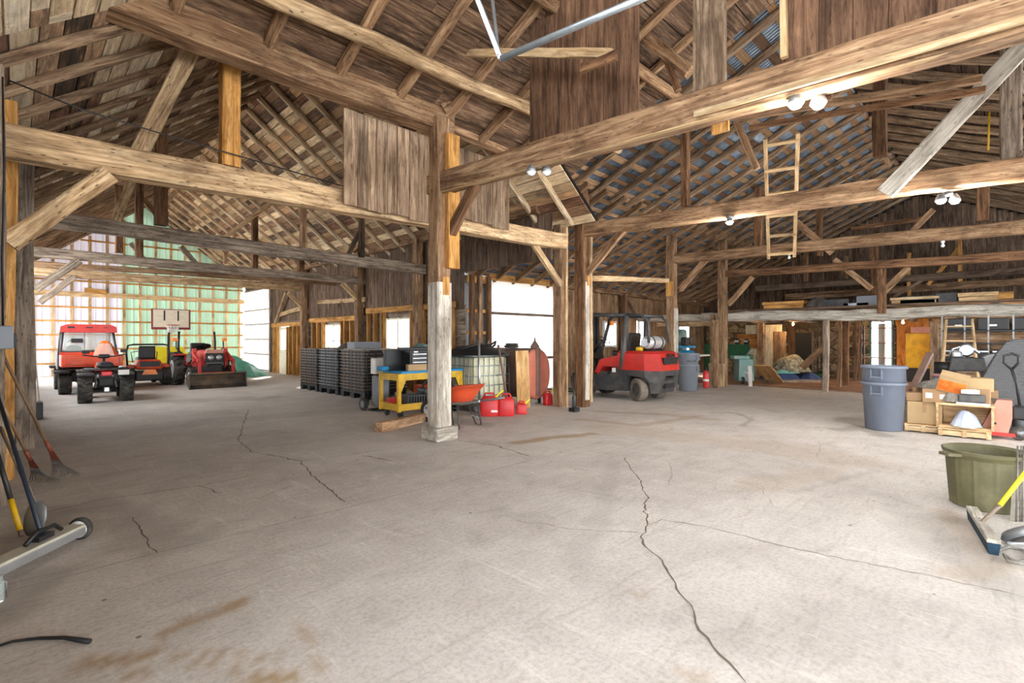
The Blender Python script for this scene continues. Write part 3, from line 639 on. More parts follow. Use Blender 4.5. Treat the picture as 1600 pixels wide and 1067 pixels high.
# partition boards on top of the nearest tie beam (four hanging pieces)
def panel_x(name, label, x, ya, yb, z0f, z1f, w, mat, z1max=9):
    o = MB(); L = ya-yb
    board_wall(o, (x, yb, 0), (0, 1, 0), L, 0, 0, w, .025, .004, ztop=lambda c: 0)
    o = MB(); s_ = 0
    while s_ < L:
        ww = min(w*random.uniform(.8, 1.25), L-s_); c = yb+s_+ww/2; za = z0f(c); zb = min(z1f(c), z1max)
        o.box((x+random.uniform(0, .008), c, (za+zb)/2), (.025, ww-.005, zb-za), ax=2); s_ += ww
    return tag(o.build(name, mat), label, 'board panel')
def tiez(y): return 3.64+(y-6)*.025
def yx(u, x): r_ = (u-800)/FP; return x*(1-r_)/(1+r_)
XP = 4.62
panel_x('board_panel', 'brown board panel hanging above the near tie beam, the left one', XP, yx(828, XP), yx(998, XP), lambda y: tiez(y)+.04, lambda y: zr(y)-.15, .2, W_PART)
panel_x('board_panel', 'narrow brown board panel in the middle above the near tie beam', XP, yx(1083, XP), yx(1135, XP), lambda y: tiez(y)+.04, lambda y: zr(y)-.15, .3, W_HANG)
panel_x('board_panel', 'wide brown board panel at the top right above the near tie beam', XP, yx(1222, XP), -2.5, lambda y: tiez(y)+.04, lambda y: zr(y)-.15, .24, W_PART)
timber('panel_edge_strip', 'pale vertical strip at the left edge of the wide top right board panel', 'board', PX(1224, -20, 4.55), PX(1226, 90, 4.55), .05, .05, W_FIR, rough=.003)
panel_x('hanging_board', 'short new board hanging below the near tie beam like a tab', 4.7, yx(1112, 4.7), yx(1139, 4.7), lambda y: PX(1138, 220, 4.7).z+(y-yx(1139, 4.7))*1.2, lambda y: 3.55, .3, W_ORG)
# panels in the plane of the first left wing beam
def panel_y(name, label, y, xa, xb, z0f, z1f, w, mat):
    o = MB(); s_ = 0; L = xb-xa
    while s_ < L:
        ww = min(w*random.uniform(.75, 1.25), L-s_); c = xa+s_+ww/2; za = z0f(c)+random.uniform(-.02, .03); zb = z1f(c)
        o.box((c, y+random.uniform(-.008, 0), (za+zb)/2), (ww-.008, .025, zb-za), ax=2); s_ += ww
    return tag(o.build(name, mat), label, 'board panel')
xy = lambda u, y: y*(1+(u-800)/FP)/(1-(u-800)/FP)
YP = 6.45
panel_y('board_panel', 'weathered board panel hanging left of the main post', YP, xy(536, YP), xy(672, YP), lambda x: 3.27+.0*(x), lambda x: 4.6, .17, W_HANG)
panel_y('board_panel', 'weathered board panel hanging right of the main post', YP, xy(700, YP), xy(795, YP), lambda x: 3.42, lambda x: 4.6, .17, W_HANG)
# left wing tie beams
def ltie(label, p0, p1, w, h, mat): return timber('tie_beam', label, 'beam', p0, p1, w, h, mat)
ltie('nearest pale tie beam of the left wing, passing behind the main post', (-.12, 6.64, 3.29), (8.25, 6.72, 3.49), .24, .31, W_PALE)
ltie('second tie beam of the left wing, dark grey', (0, 11.5, 3.46), (8.0, 11.3, 3.31), .22, .26, W_GREY)
ltie('third tie beam of the left wing, dark and slender', (.15, 14.66, 3.28), (8.0, 14.6, 3.28), .2, .21, W_GREY)
ltie('fourth tie beam of the left wing, nearest the far wall', (.2, 18.9, 3.28), (7.9, 18.9, 3.36), .2, .24, W_PALE)
ltie('fifth thin tie beam of the left wing seen below the third', (.3, 16.6, 3.25), (7.9, 16.6, 3.36), .15, .14, W_TAN)
# left wing posts
timber('timber_post', 'new orange post at the left edge by the rakes', 'post', (-.06, 7.35, 0), (-.06, 7.35, 3.9), .16, .2, W_ORG, up=(0, 1, 0))
timber('timber_post', 'dark old post at the very left edge', 'post', (-.12, 6.25, 0), (-.12, 6.25, 3.9), .14, .14, W_GREY, up=(0, 1, 0))
for i, (y, lb) in enumerate(((9.2, 'grey post on the left wall behind the orange post'), (11.5, 'dark post on the left wall under the second tie beam'), (14.66, 'post on the left wall under the third tie beam'), (18.9, 'rearmost post on the left wall'))):
    timber('timber_post', lb, 'post', (.0+.012*y, y, 0), (.0+.012*y, y, 3.9), .2, .2, W_GREY, up=(0, 1, 0))
for y, lb in ((11.35, 'post on the window wall under the second tie beam'), (14.6, 'post on the window wall between the nearest and middle windows'), (18.85, 'post on the window wall beside the middle window')):
    timber('timber_post', lb, 'post', (XW-.15, y, 0), (XW-.15, y, 4.15), .22, .22, W_TAN, up=(0, 1, 0))
timber('wall_plate', 'pale plate beam along the top of the window wall', 'beam', (XW-.12, YW-2.6, 4.15), (XW-.12, 22.5, 4.1), .14, .16, W_TAN)
timber('wall_plate', 'plate beam along the top of the left wall', 'beam', (-.15, 5.8, 3.9), (-.15, YF, 3.9), .14, .16, W_GREY)
brace('large pale brace from the orange post up to the nearest left wing beam', PY(12, 380, 6.5), PY(172, 272, 6.5), .08, .17, W_PALE)
brace('dark brace from the left wall up to the third tie beam', PY(55, 452, 14.5), PY(125, 408, 14.5), .12, .15, W_GREY)
brace('dark brace from the left wall up to the fourth tie beam', PY(62, 473, 18.7), PY(115, 432, 18.7), .12, .16, W_GREY)
brace('pale brace at the window wall under the third tie beam', PY(574, 482, 14.6), PY(535, 442, 14.6), .1, .14, W_PALE)
brace('pale brace at the window wall under the fourth tie beam', PY(484, 490, 18.85), PY(450, 457, 18.85), .1, .14, W_PALE)
brace('pale brace beside the far translucent door', PX(430, 505, XW-.15), PX(447, 457, XW-.15), .08, .12, W_PALE)
timber('girt', 'pale girt across the dark boards between the window wall posts', 'beam', PX(496, 472, XW-.08), PX(571, 468, XW-.08), .06, .14, W_PALE)
timber('girt', 'pale girt across the dark boards above the side door', 'beam', PX(438, 492, XW-.08), PX(478, 480, XW-.08), .06, .16, W_PALE)
# struts above left wing beams
for u, v0, v1, y, w, m_, lb in ((358, 82, 262, 6.68, .2, W_ORG, 'stout orange strut on the nearest left wing beam'), (252, 158, 352, 11.4, .2, W_BRN, 'brown strut on the second left wing beam, behind the nearest beam'), (218, 285, 402, 11.6, .12, W_BRN, 'slim brown strut left on the second left wing beam'),
        (474, 323, 392, 11.4, .13, W_TAN, 'slim strut right on the second left wing beam'), (565, 335, 402, 11.2, .12, W_DARK, 'dark strut near the window wall on the second left wing beam'), (398, 335, 420, 14.66, .14, W_BRN, 'strut right on the third left wing beam'), (186, 290, 395, 14.66, .14, W_BRN, 'strut left on the third left wing beam'), (470, 392, 432, 14.66, .16, W_BRN, 'short strut near the window wall on the third left wing beam'), (352, 395, 412, 18.9, .1, W_TAN, 'short strut right on the fourth left wing beam')):
    b = PY(u, v1, y); a = PY(u, v0, y); a.z = min(a.z, zl(b.x)-.1); a.x = b.x; timber('strut', lb, 'strut', b, a, w, w, m_, up=(0, 1, 0))
brace('large pale leaning strut in the upper left above the nearest beam', PY(214, 245, 6.7), PY(306, 68, 6.7), .12, .17, W_PALE)
brace('pale leaning strut below the nearest beam at left', PY(180, 345, 11.4), PY(205, 282, 11.4), .1, .14, W_PALE)
brace('pale pole brace under the right slope above the second beam', PY(350, 372, 14.5), PY(430, 312, 14.5), .1, .11, W_PALE)
brace('pale pole brace left of the roof ridge', PY(248, 330, 14.5), PY(275, 300, 14.5), .1, .11, W_PALE)
brace('dark brace in the roof above the second beam near the ridge', PY(224, 310, 13), PY(250, 342, 13), .07, .1, W_BRN)
brace('thin dark brace left below the second beam', PY(203, 380, 16.6), PY(245, 428, 16.6), .08, .12, W_GREY); brace('thin dark brace right below the second beam', PY(282, 385, 16.6), PY(312, 420, 16.6), .1, .14, W_GREY)
brace('dark brace beside the strut near the window wall', PY(540, 410, 11.33), PY(562, 362, 11.33), .08, .1, W_DARK)
brace('pale pole rising to the plate above the window wall', PX(530, 405, XW-.3), PX(560, 385, XW-.3), .08, .1, W_TAN)
# framing at the inner corner and white door
for x_, lb, m_ in ((XW+.2, 'dark post at the inner corner behind the main post', W_BRN), (8.35, 'orange lined post left of the corrugated strip', W_TAN), (8.66, 'post at the left side of the big translucent door', W_BRN)):
    timber('wall_post', lb, 'post', (x_, YW-.08, 0), (x_, YW-.08, 3.05), .12, .12, m_, up=(0, 1, 0))
for i, z in enumerate((.9, 1.6, 2.15, 2.95)):
    timber('wall_girt', 'orange girt on the corrugated strip by the big door, %s' % ('lowest', 'second', 'third', 'topmost')[i], 'girt', (XW+.1, YW-.02, z), (8.7, YW-.02, z), .05, .09 if i < 3 else .18, W_ORG, rough=.002)
timber('wall_girt', 'orange header above the big translucent door', 'beam', (8.7, YW-.05, 3.06), (11.45, YW-.05, 3.06), .07, .15, W_ORG)
timber('wall_plate', 'pale plate beam along the aisle wall behind the forklift', 'beam', (11.4, YW-.05, 3.05), (XE, YW-.05, 2.95), .14, .16, W_TAN)
for x_, lb in ((11.5, 'post right of the big translucent door'), (15.0, 'post on the aisle wall behind the forklift'), (18.6, 'post on the aisle wall by the workshop')):
    timber('wall_post', lb, 'post', (x_, YW-.1, 0), (x_, YW-.1, 3.0), .18, .18, W_BRN, up=(0, 1, 0))
brace('dark brace on the aisle wall above the forklift', PY(979, 462, YW-.05), PY(992, 492, YW-.05), .06, .1, W_DARK)

# ================================================================ LOFT
XL = 15.6
M_LOFTF = W_WHITE
mb = MB()
lf_a = PX(1075, 493, XL+.4); lf_b = Vector((XL, -3, 2.05))
struct(MB().box(((XL+XE)/2+.1, 1.6, 2.3), (XE-XL-.2, 9.4, .06)).build('floor_loft', W_DARK))
timber('loft_edge_beam', 'whitewashed rough log beam along the edge of the loft', 'beam', (XL, 7.0, 2.13), (XL-.05, -3, 2.06), .24, .27, W_WHITE, rough=.04, round_=.4)
timber('loft_edge_beam', 'whitewashed log beam from the loft edge toward the aisle wall', 'beam', (XL, 7.0, 2.12), (XL+.4, YW-.1, 2.15), .18, .22, W_WHITE, rough=.03, round_=.4)
timber('loft_joist', 'pale green painted board under the loft beam by the workshop', 'beam', Vector((15.65, 8.6, 1.93)), Vector((15.6, 6.3, 1.93)), .08, .14, W_PALE)
x = 0
for i, y in enumerate((6.4, 5.2, 4.1, 3.2, 2.3, 1.3, .25, -.8)):
    timber('loft_joist', 'rough joist under the loft floor', 'joist', (XL, y, 2.1), (XE-.2, y, 2.1), .1, .14, W_GREY, 'joists under the loft')
for u, v, tp, w, m_, lb in ((1290, 612, 2.0, .13, W_GREY, 'thin whitewashed post at the loft edge, nearest'), (1312, 605, 2.0, .1, W_TAN, 'thin post just behind the nearest loft post'), (1322, 603, 2.0, .14, W_BRN, 'rough dark post behind the thin ones'), (1336, 596, 2.0, .08, W_DARK, 'slender black post under the loft'), (1343, 595, 2.0, .06, W_BRN, 'slenderest pole under the loft'), (1460, 600, 2.0, .2, W_GREY, 'rough thick post under the loft left of the ladder'), (1237, 588, 2.0, .2, W_BRN, 'dark post left of the black doorway'), (1188, 592, 2.0, .22, W_TAN, 'pink brown post by the machines'), (1118, 606, 2.0, .14, W_TAN, 'slim post left of the boxed foot post')):
    p = G(u, v); timber('loft_post', lb, 'post', p, p+Vector((0, 0, tp)), w, w, m_, rough=.02, up=(0, 1, 0))
brace('tan sloping board under the loft behind the thin posts', PX(1253, 575, 17.5), PX(1310, 520, 17.5), .04, .2, W_TAN)
struct(MB().box(((XL+XE)/2+.3, 2.0, .012), (XE-XL-.2, 15, .02)).build('floor_boards', wood('floor_dirt', '#6b5040', '#93725a', '#ab8a70', .2, .3, '#4a3426', .1, 2)))

# ================================================================ LAMPS (their own light included)
M_BULB = emis('bulb_white', '#ffffff', 90); M_BULBW = emis('bulb_warm', '#ffb75a', 60); M_BULBOFF = plain('bulb_off', '#e8eaea', .15)
def flood(label, p, lit=True, energy=60, n=2, col=(1, .97, .93)):
    p = Vector(p); t = thing('flood_lamp', label, 'lamp', p)
    MB().lathe([(.05, -.0), (.055, -.03), (.05, -.05)], (0, 0, 0), 14).build('junction_box', M_WHT if not lit else M_STEEL, t)
    for k in range(n):
        s_ = (k*2-1) if n == 2 else 0; d = Vector((-S2*s_, S2*s_, 0))*-.09
        h = MB(); h.lathe([(.02, .06), (.035, .04), (.055, .0), (.062, -.03)], d+Vector((0, 0, -.08)), 14); h.tube([Vector((0, 0, -.03)), d*.6+Vector((0, 0, -.05)), d+Vector((0, 0, -.03))], .012, 6); h.build('lamp_head', M_STEEL, t)
        b = MB(); b.lathe([(0.001, -.075), (.035, -.065), (.055, -.035), (.05, -.02)], d+Vector((0, 0, -.08)), 14); b.build('bulb', M_BULB if lit else M_BULBOFF, t)
        if lit:
            l = bpy.data.lights.new('lamp_light', 'POINT'); l.energy = energy/n; l.shadow_soft_size = .07; l.color = col
            lo = bpy.data.objects.new('lamp_light', l); C.objects.link(lo); lo.location = p+d+Vector((0, 0, -.24))
    return t
def bulb(label, p, lit=True, energy=14):
    t = thing('light_bulb', label, 'lamp', p); MB().lathe([(.03, 0), (.035, -.03), (.02, -.05)], (0, 0, 0), 10).build('socket', M_WHT, t)
    MB().lathe([(.014, -.05), (.02, -.065), (.034, -.095), (.03, -.12), (.001, -.135)], (0, 0, 0), 12).build('bulb', M_BULBW if lit else M_BULBOFF, t)
    if lit:
        l = bpy.data.lights.new('bulb_light', 'POINT'); l.energy = energy; l.shadow_soft_size = .05; l.color = (1, .66, .34)
        lo = bpy.data.objects.new('bulb_light', l); C.objects.link(lo); lo.location = Vector(p)+Vector((0, 0, -.2))
def at_x(u, x, z): return Vector((x, yx(u, x), z))
flood('lit twin floodlight under the near right wing beam', PX(1261, 140, 4.45), True, 16)
flood('single lit floodlight under the second right wing beam', PX(1140, 337, 8.5), True, 35, 1)
flood('lit twin floodlight under the second right wing beam at the right', PX(1481, 300, 8.5), True, 45)
flood('unlit twin floodlight under the near beam right of the main post', PX(842, 254, 4.36), False)
bulb('unlit bulb under the third beam below the ladder', PX(1233, 396, 13.15), False); bulb('unlit bulb under the third beam at the right', PX(1473, 376, 13.15), False)
bulb('warm glowing bulb under the loft by the black doorway', Vector((18.6, 5.2, 2.03))); bulb('warm glowing bulb under the loft above the bright doorway', Vector((18.9, 2.3, 2.03))); bulb('warm glowing bulb under the loft at the right by the step ladder', Vector((16.6, .25, 2.03)))
# ================================================================ OBJECT HELPERS
M_PINK = plain('faded_red', '#c98a78', .6, 0, .2, 4, '#8f8478', .3); M_SALM = plain('salmon_paint', '#c4705a', .55, .1, .2, 3, '#8d6a5a', .4)
M_TANKB = plain('tank_brown', '#7d6358', .6, .2, .25); M_LPG = plain('cylinder_silver', '#c9cbc8', .3, .4, .12); M_ALU = plain('aluminium', '#c4c8cb', .3, .8, .1)
M_GREYP = plain('grey_plastic', '#7d828a', .5, 0, .1, 3, '#6d6a66', .25); M_BLUEG = plain('bin_blue_grey', '#6c7482', .5, 0, .12, 3, '#6d7078', .3)
M_OLIVE = plain('olive_plastic', '#5c573a', .65, 0, .25, 4, '#9a916f', .35); M_AMBER = plain('amber', '#ff8c1a', .3); M_TAIL = plain('tail_red', '#d8202a', .3)
M_GLASS = glass('cab_glass', '#cfe0dc', .3); M_TARP = plain('tarp_green', '#55b79f', .4, 0, .25, 3, '#c8ebe0', .5)
M_HDPE = plain('tote_plastic', '#d3cfae', .45, 0, .15, 3, '#a9a38a', .3); M_BOARD = plain('backboard', '#e9dcc4', .6); M_MAROON = plain('maroon', '#8c2c34', .5)
M_ORP = plain('orange_plastic', '#e2552c', .5, 0, .12, 5, '#b09078', .25); M_ORCL = plain('orange_cloth', '#ee6a1c', .8); M_RAKE = plain('rake_red', '#8a4a38', .6, .3, .3)
M_BRASS = plain('wire_grey', '#77716a', .5, .5); M_SHEETB = plain('blue_white_sheet', '#c4cfe4', .6, 0, .15, 8, '#8fa2c8', .3); M_CANV = plain('canvas_grey', '#8a857c', .9, 0, .35, 14, '#55504a', .5, .5)
M_CRATE = plain('crate_black', '#6b594a', .55, 0, .4, 9, '#c0a585', .7); M_CRATEG = plain('crate_grey', '#6a6b6e', .5, 0, .4, 9, '#c4c3be', .7)
M_PLAID = plain('blanket_pattern', '#6d6654', .9, 0, .4, 18, '#c9c0a0', .8); M_MINT = plain('blanket_mint', '#7fbfb0', .9); M_NAVY = plain('blanket_navy', '#2f3f66', .9); M_PINKB = plain('blanket_pink', '#c99a96', .9)
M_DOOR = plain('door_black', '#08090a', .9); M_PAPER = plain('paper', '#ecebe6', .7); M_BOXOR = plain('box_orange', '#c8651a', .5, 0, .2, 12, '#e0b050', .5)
def quilt():
    t = NT('quilted_cover'); co = t.N('ShaderNodeTexCoord').outputs['Object']; w = t.N('ShaderNodeTexWave'); w.inputs['Scale'].default_value = 16; w.inputs['Distortion'].default_value = 3.5
    w.inputs['Detail'].default_value = 3; w.bands_direction = 'Z'; t.L(co, w.inputs['Vector']); c = t.ramp(w.outputs['Fac'], [(.2, '#4a4b4c'), (.8, '#8b8d90')]); t.L(c, t.b.inputs['Base Color']); t.b.inputs['Roughness'].default_value = .9; t.bump(w.outputs['Fac'], .8, .02); return t.m
M_QUILT = quilt()
M_DUST = plain('dusty_rubber', '#7a7064', .9, 0, .25, 8, '#4b453e', .5)
def zrot(a): return Matrix.Rotation(a, 3, 'Z')
def xrot(a): return Matrix.Rotation(a, 3, 'X')
def yrot(a): return Matrix.Rotation(a, 3, 'Y')
def text(par, s, size, loc, rot, mat, name='lettering', depth=.002):
    cu = bpy.data.curves.new(name, 'FONT'); cu.body = s; cu.size = size; cu.extrude = depth; cu.align_x = 'CENTER'; cu.align_y = 'CENTER'
    tmp = bpy.data.objects.new('tmp_text', cu); C.objects.link(tmp); dg = bpy.context.evaluated_depsgraph_get()
    me = bpy.data.meshes.new_from_object(tmp.evaluated_get(dg)); bpy.data.objects.remove(tmp); me.materials.clear(); me.materials.append(mat)
    o = bpy.data.objects.new(name, me); C.objects.link(o); o.parent = par; o.location = loc; o.rotation_euler = rot; return o
def wheel(par, c, r, w, rim=None, lugs=16, rr=.55, lugd=.02):
    c = Vector(c); m = MB(); m.lathe([(r*rr, -w*.42), (r*.8, -w*.5), (r*.95, -w*.48), (r, -w*.36), (r, w*.36), (r*.95, w*.48), (r*.8, w*.5), (r*rr, w*.42)], c, 28, 'X', tint=.5, caps=False)
    m.lathe([(r*rr, w*.42), (r*rr, -w*.42)], c, 28, 'X', tint=.5, caps=False)
    if lugs:
        for k in range(lugs):
            for s_ in (-1, 1):
                a = 2*PI*(k+(.5 if s_ > 0 else 0))/lugs
                R = Matrix.Rotation(a, 3, 'X') @ Matrix.Rotation(s_*.55, 3, 'Z')
                p = c+Vector((s_*w*.24, 0, 0))+Matrix.Rotation(a, 3, 'X')@Vector((0, 0, r))
                m.box(p, (w*.5, r*.12, lugd*2), R, ax=0)
    t_ = m.build('wheel', M_RUB, par)
    h = MB(); h.lathe([(.001, -w*.3), (r*rr*.35, -w*.3), (r*rr*.5, -w*.12), (r*rr*.92, -w*.2), (r*rr*1.03, -w*.44)], c, 24, 'X'); h.lathe([(r*rr*1.03, w*.44), (r*rr*.92, w*.2), (r*rr*.5, w*.12), (.001, w*.3)], c, 24, 'X')
    h.build('rim', rim or M_STEEL, t_); return t_
def heap(rx, ry, h, seed, folds=.12, n=34, nr=12, ridge=None):
    m = MB(); rings = []
    for i in range(nr+1):
        f = i/nr; R_ = []
        for j in range(n):
            a = 2*PI*j/n; q = 1+.18*noise.noise(Vector((math.cos(a)*2, math.sin(a)*2, seed)))
            x = rx*f*q*math.cos(a); y = ry*f*q*math.sin(a)
            z = h*(1-f**2.2)*(1+.25*noise.noise(Vector((x*2, y*2, seed+3))))
            if ridge: z = h*max(0, (1-f**2.5))*ridge(x/rx, y/ry)
            fo = folds*f*(1-.2*f)*math.sin(a*9+5*noise.noise(Vector((math.cos(a), math.sin(a), seed+7))))*.5
            R_.append(Vector((x*(1+fo), y*(1+fo), max(z, .004)+folds*.15*noise.noise(Vector((x*7, y*7, seed)))*(f < .98))))
        rings.append(R_)
    m.loft(rings, caps=False); return m
def frame_tubes(par, name, pts_list, r, mat, n=8):
    m = MB()
    for p in pts_list: m.tube(p, r, n)
    return m.build(name, mat, par)

# ================================================================ VEHICLES IN THE LEFT WING
# --- red utility vehicle with cab (seen from behind)
t = thing('utility_vehicle', 'red and black side by side utility vehicle with a cab roof, parked furthest left', 'utility vehicle', (1.5, 18.3, 0)); t.scale = (.9, 1, .9)
for x in (-.6, .6):
    for y in (-.85, 1.05): wheel(t, (x, y, .33), .33, .28, M_DGREY, 14, .5)
m = MB(); m.box((0, .3, .5), (1.0, 2.7, .28), ch=.04); m.box((0, -.9, .42), (.7, .5, .2)); m.box((0, -1.2, .45), (.08, .2, .1)); m.build('chassis', M_BLK, t)
m = MB(); m.box((0, -.72, .88), (1.34, .95, .06)); m.box((0, -1.2, .96), (1.36, .05, .34), ch=.015); m.box((-.67, -.72, .96), (.05, .95, .34), ch=.015); m.box((.67, -.72, .96), (.05, .95, .34), ch=.015); m.box((0, -.25, 1.0), (1.36, .05, .4)); b_ = m.build('cargo_bed', M_ORANGE, t)
MB().box((0, -1.235, .96), (1.2, .02, .22), ch=.008).build('tailgate', M_ORANGE, b_)
m = MB(); m.box((-.69, -.9, .66), (.34, .8, .05)); m.box((.69, -.9, .66), (.34, .8, .05)); m.box((-.69, 1.05, .72), (.34, .75, .06)); m.box((.69, 1.05, .72), (.34, .75, .06)); m.build('mudguards', M_BLK, t)
m = MB(); m.box((0, 1.35, .85), (1.2, .6, .35), ch=.1, taper=(.9, .7)); m.build('bonnet', M_ORANGE, t)
m = MB(); m.box((0, .2, .78), (1.3, .55, .2), ch=.05); m.box((0, -.02, 1.02), (1.25, .14, .5), ch=.05); m.build('bench_seat', M_BLK, t)
m = MB()
for s_ in (-1, 1):
    m.tube([(s_*.66, -.2, .75), (s_*.66, -.16, 1.2), (s_*.6, -.05, 1.82)], .035, 8); m.tube([(s_*.64, 1.15, .9), (s_*.6, .8, 1.8)], .03, 8); m.tube([(s_*.6, -.05, 1.82), (s_*.6, .8, 1.82)], .035, 8)
    m.box((s_*.7, .3, .95), (.05, .9, .55), ch=.02)
m.tube([(-.6, -.05, 1.82), (.6, -.05, 1.82)], .03, 8); m.tube([(-.66, -.16, 1.22), (.66, -.16, 1.22)], .03, 8); m.tube([(-.1, -.08, 1.22), (-.1, -.05, 1.82)], .015, 6); m.build('cab_frame', M_DGREY, t)
MB().box((0, -.1, 1.52), (1.18, .01, .56), xrot(-.15)).build('rear_window', M_GLASS, t)
MB().box((0, 1.0, 1.4), (1.18, .01, .8), xrot(.4)).build('windscreen', M_GLASS, t)
m = MB(); m.prism([(-.68, 1.8), (.68, 1.8), (.66, 1.98), (.5, 2.05), (-.5, 2.05), (-.66, 1.98)], 'Y', -.22, .95); r_ = m.build('roof', M_RED, t)
for x_, w_, h_ in ((-.42, .16, .05), (0, .16, .03), (.4, .12, .02)): MB().box((x_, -.23, 1.955), (w_, .01, h_), ch=.003).build('roof_light', M_BLK, r_)
MB().box((-.28, -.18, 1.55), (.28, .04, .13), ch=.02).tube([(-.5, -.18, 1.5), (-.38, -.18, 1.62)], .008, 5).build('rear_mirror', M_BLK, t)
MB().tube([(-.4, .6, 1.25), (-.25, .7, 1.4)], .02, 6).lathe([(.17, -.01), (.19, 0), (.17, .01)], (-.3, .55, 1.3), 18, rot=xrot(.6)).build('steering_wheel', M_BLK, t)
tag(heap(.26, .2, .42, 3, .2).build('orange_jacket', M_ORCL, None, (1.82, 17.83, .98)), 'bright orange jacket lying over the red utility vehicle bed', 'jacket')
# --- ATV
t = thing('quad_bike', 'black four wheeled quad bike with knobby tyres parked behind the utility vehicle', 'quad bike', (1.52, 14.75, 0), -.06)
for x in (-.37, .37):
    wheel(t, (x, 0, .3), .3, .26, M_BLK, 16, .45, .025); wheel(t, (x, 1.25, .3), .3, .22, M_BLK, 14, .45, .02)
m = MB(); m.box((0, .6, .45), (.35, 1.3, .25), ch=.06); m.tube([(-.22, 0, .3), (.22, 0, .3)], .035); m.tube([(-.22, .05, .28), (-.1, .1, .58)], .025); m.tube([(.22, .05, .28), (.1, .1, .58)], .025); m.build('chassis', M_BLK, t)
frame_tubes(t, 'shock_absorber', [[(-.2, -.05, .33), (-.12, .05, .62)]], .028, M_STEEL); frame_tubes(t, 'shock_absorber', [[(.2, -.05, .33), (.12, .05, .62)]], .028, M_STEEL)
m = MB(); m.box((-.36, .02, .64), (.3, .6, .05), ch=.02); m.box((.36, .02, .64), (.3, .6, .05), ch=.02); m.box((-.36, 1.25, .66), (.3, .6, .05), ch=.02); m.box((.36, 1.25, .66), (.3, .6, .05), ch=.02); m.build('mudguards', M_DGREY, t)
m = MB(); m.tube([(-.4, -.32, .76), (.4, -.32, .76)], .016); m.tube([(-.4, .2, .76), (.4, .2, .76)], .016)
for i in range(7): m.tube([(-.36+i*.12, -.32, .76), (-.36+i*.12, .2, .76)], .009, 6)
m.tube([(-.42, -.32, .74), (-.42, .2, .74)], .014); m.tube([(.42, -.32, .74), (.42, .2, .74)], .014); m.tube([(-.3, -.2, .76), (-.2, 0, .6)], .012); m.tube([(.3, -.2, .76), (.2, 0, .6)], .012); m.build('rear_rack', M_DGREY, t)
m = MB(); m.box((0, .45, .82), (.3, .75, .15), ch=.06); m.build('seat', M_BLK, t)
m = MB(); m.tube([(-.4, .88, 1.06), (-.2, .95, 1.02), (0, 1.0, 1.0), (.2, .95, 1.02), (.4, .88, 1.06)], .014); m.tube([(0, 1.0, 1.0), (0, 1.1, .7)], .03); m.box((0, .98, 1.02), (.22, .12, .1), ch=.03); m.build('handlebar', M_BLK, t)
MB().box((-.34, .86, 1.13), (.14, .03, .08), ch=.02).tube([(-.36, .9, 1.05), (-.34, .87, 1.12)], .006, 5).box((.38, .86, 1.15), (.14, .03, .08), ch=.02).build('mirrors', M_BLK, t)
MB().box((0, 1.05, 1.17), (.42, .01, .34), xrot(-.35), taper=(.6, 1)).build('windshield', M_GLASS, t)
m = MB(); m.prism([(-.18, .66), (.18, .66), (.12, .86), (-.12, .86)], 'Y', 1.15, 1.5); m.build('front_body', M_ORANGE, t)
MB().box((0, -.32, .66), (.2, .05, .1), ch=.02).build('tail_light', M_TAIL, t); MB().box((.3, -.34, .68), (.2, .01, .11)).build('number_plate', M_WHT, t); MB().box((0, -.25, .3), (.1, .1, .1), ch=.01).build('tow_hitch', M_ALU, t)
# --- zero turn mower
t = thing('riding_mower', 'orange riding mower with a black roll bar beside the quad bike', 'riding mower', (2.95, 18.9, 0))
for x in (-.46, .46): wheel(t, (x, 0, .29), .29, .26, M_BLK, 0); wheel(t, (x*.8, 1.35, .15), .15, .13, M_BLK, 0)
m = MB(); m.box((0, .6, .35), (.62, 1.7, .16), ch=.03); m.box((0, -.25, .32), (.7, .25, .3), ch=.03); m.build('chassis', M_BLK, t)
m = MB(); m.box((0, -.05, .66), (.72, .6, .3), ch=.07, taper=(.8, .9)); m.box((-.43, .25, .6), (.22, .9, .1), ch=.03); m.box((.43, .25, .6), (.22, .9, .1), ch=.03); m.build('bodywork', M_ORANGE, t)
MB().box((0, -.36, .68), (.5, .03, .16), ch=.012).build('engine_grille', M_BLK, t)
MB().prism([(-.2, 0), (.2, 0), (.13, .15), (-.13, .15)], 'Y', -.40, -.385, c=(0, 0, .36)).build('warning_triangle', M_AMBER, t)
m = MB(); m.box((0, .35, .82), (.48, .45, .12), ch=.05); m.box((0, .12, 1.02), (.44, .1, .4), ch=.05); m.build('seat', M_BLK, t)
frame_tubes(t, 'roll_bar', [[(-.5, -.1, .45), (-.54, -.1, 1.05), (-.5, -.12, 1.24), (-.38, -.12, 1.27), (.38, -.12, 1.27), (.5, -.12, 1.24), (.54, -.1, 1.05), (.5, -.1, .45)]], .026, M_BLK)
frame_tubes(t, 'steering_lever', [[(-.3, .5, .7), (-.34, .55, 1.02), (-.1, .6, 1.06)]], .014, M_BLK); frame_tubes(t, 'steering_lever', [[(.3, .5, .7), (.34, .55, 1.02), (.1, .6, 1.06)]], .014, M_BLK)
m = MB(); m.box((0, .85, .2), (1.25, .9, .12), ch=.04); m.build('mower_deck', M_ORANGE, t)
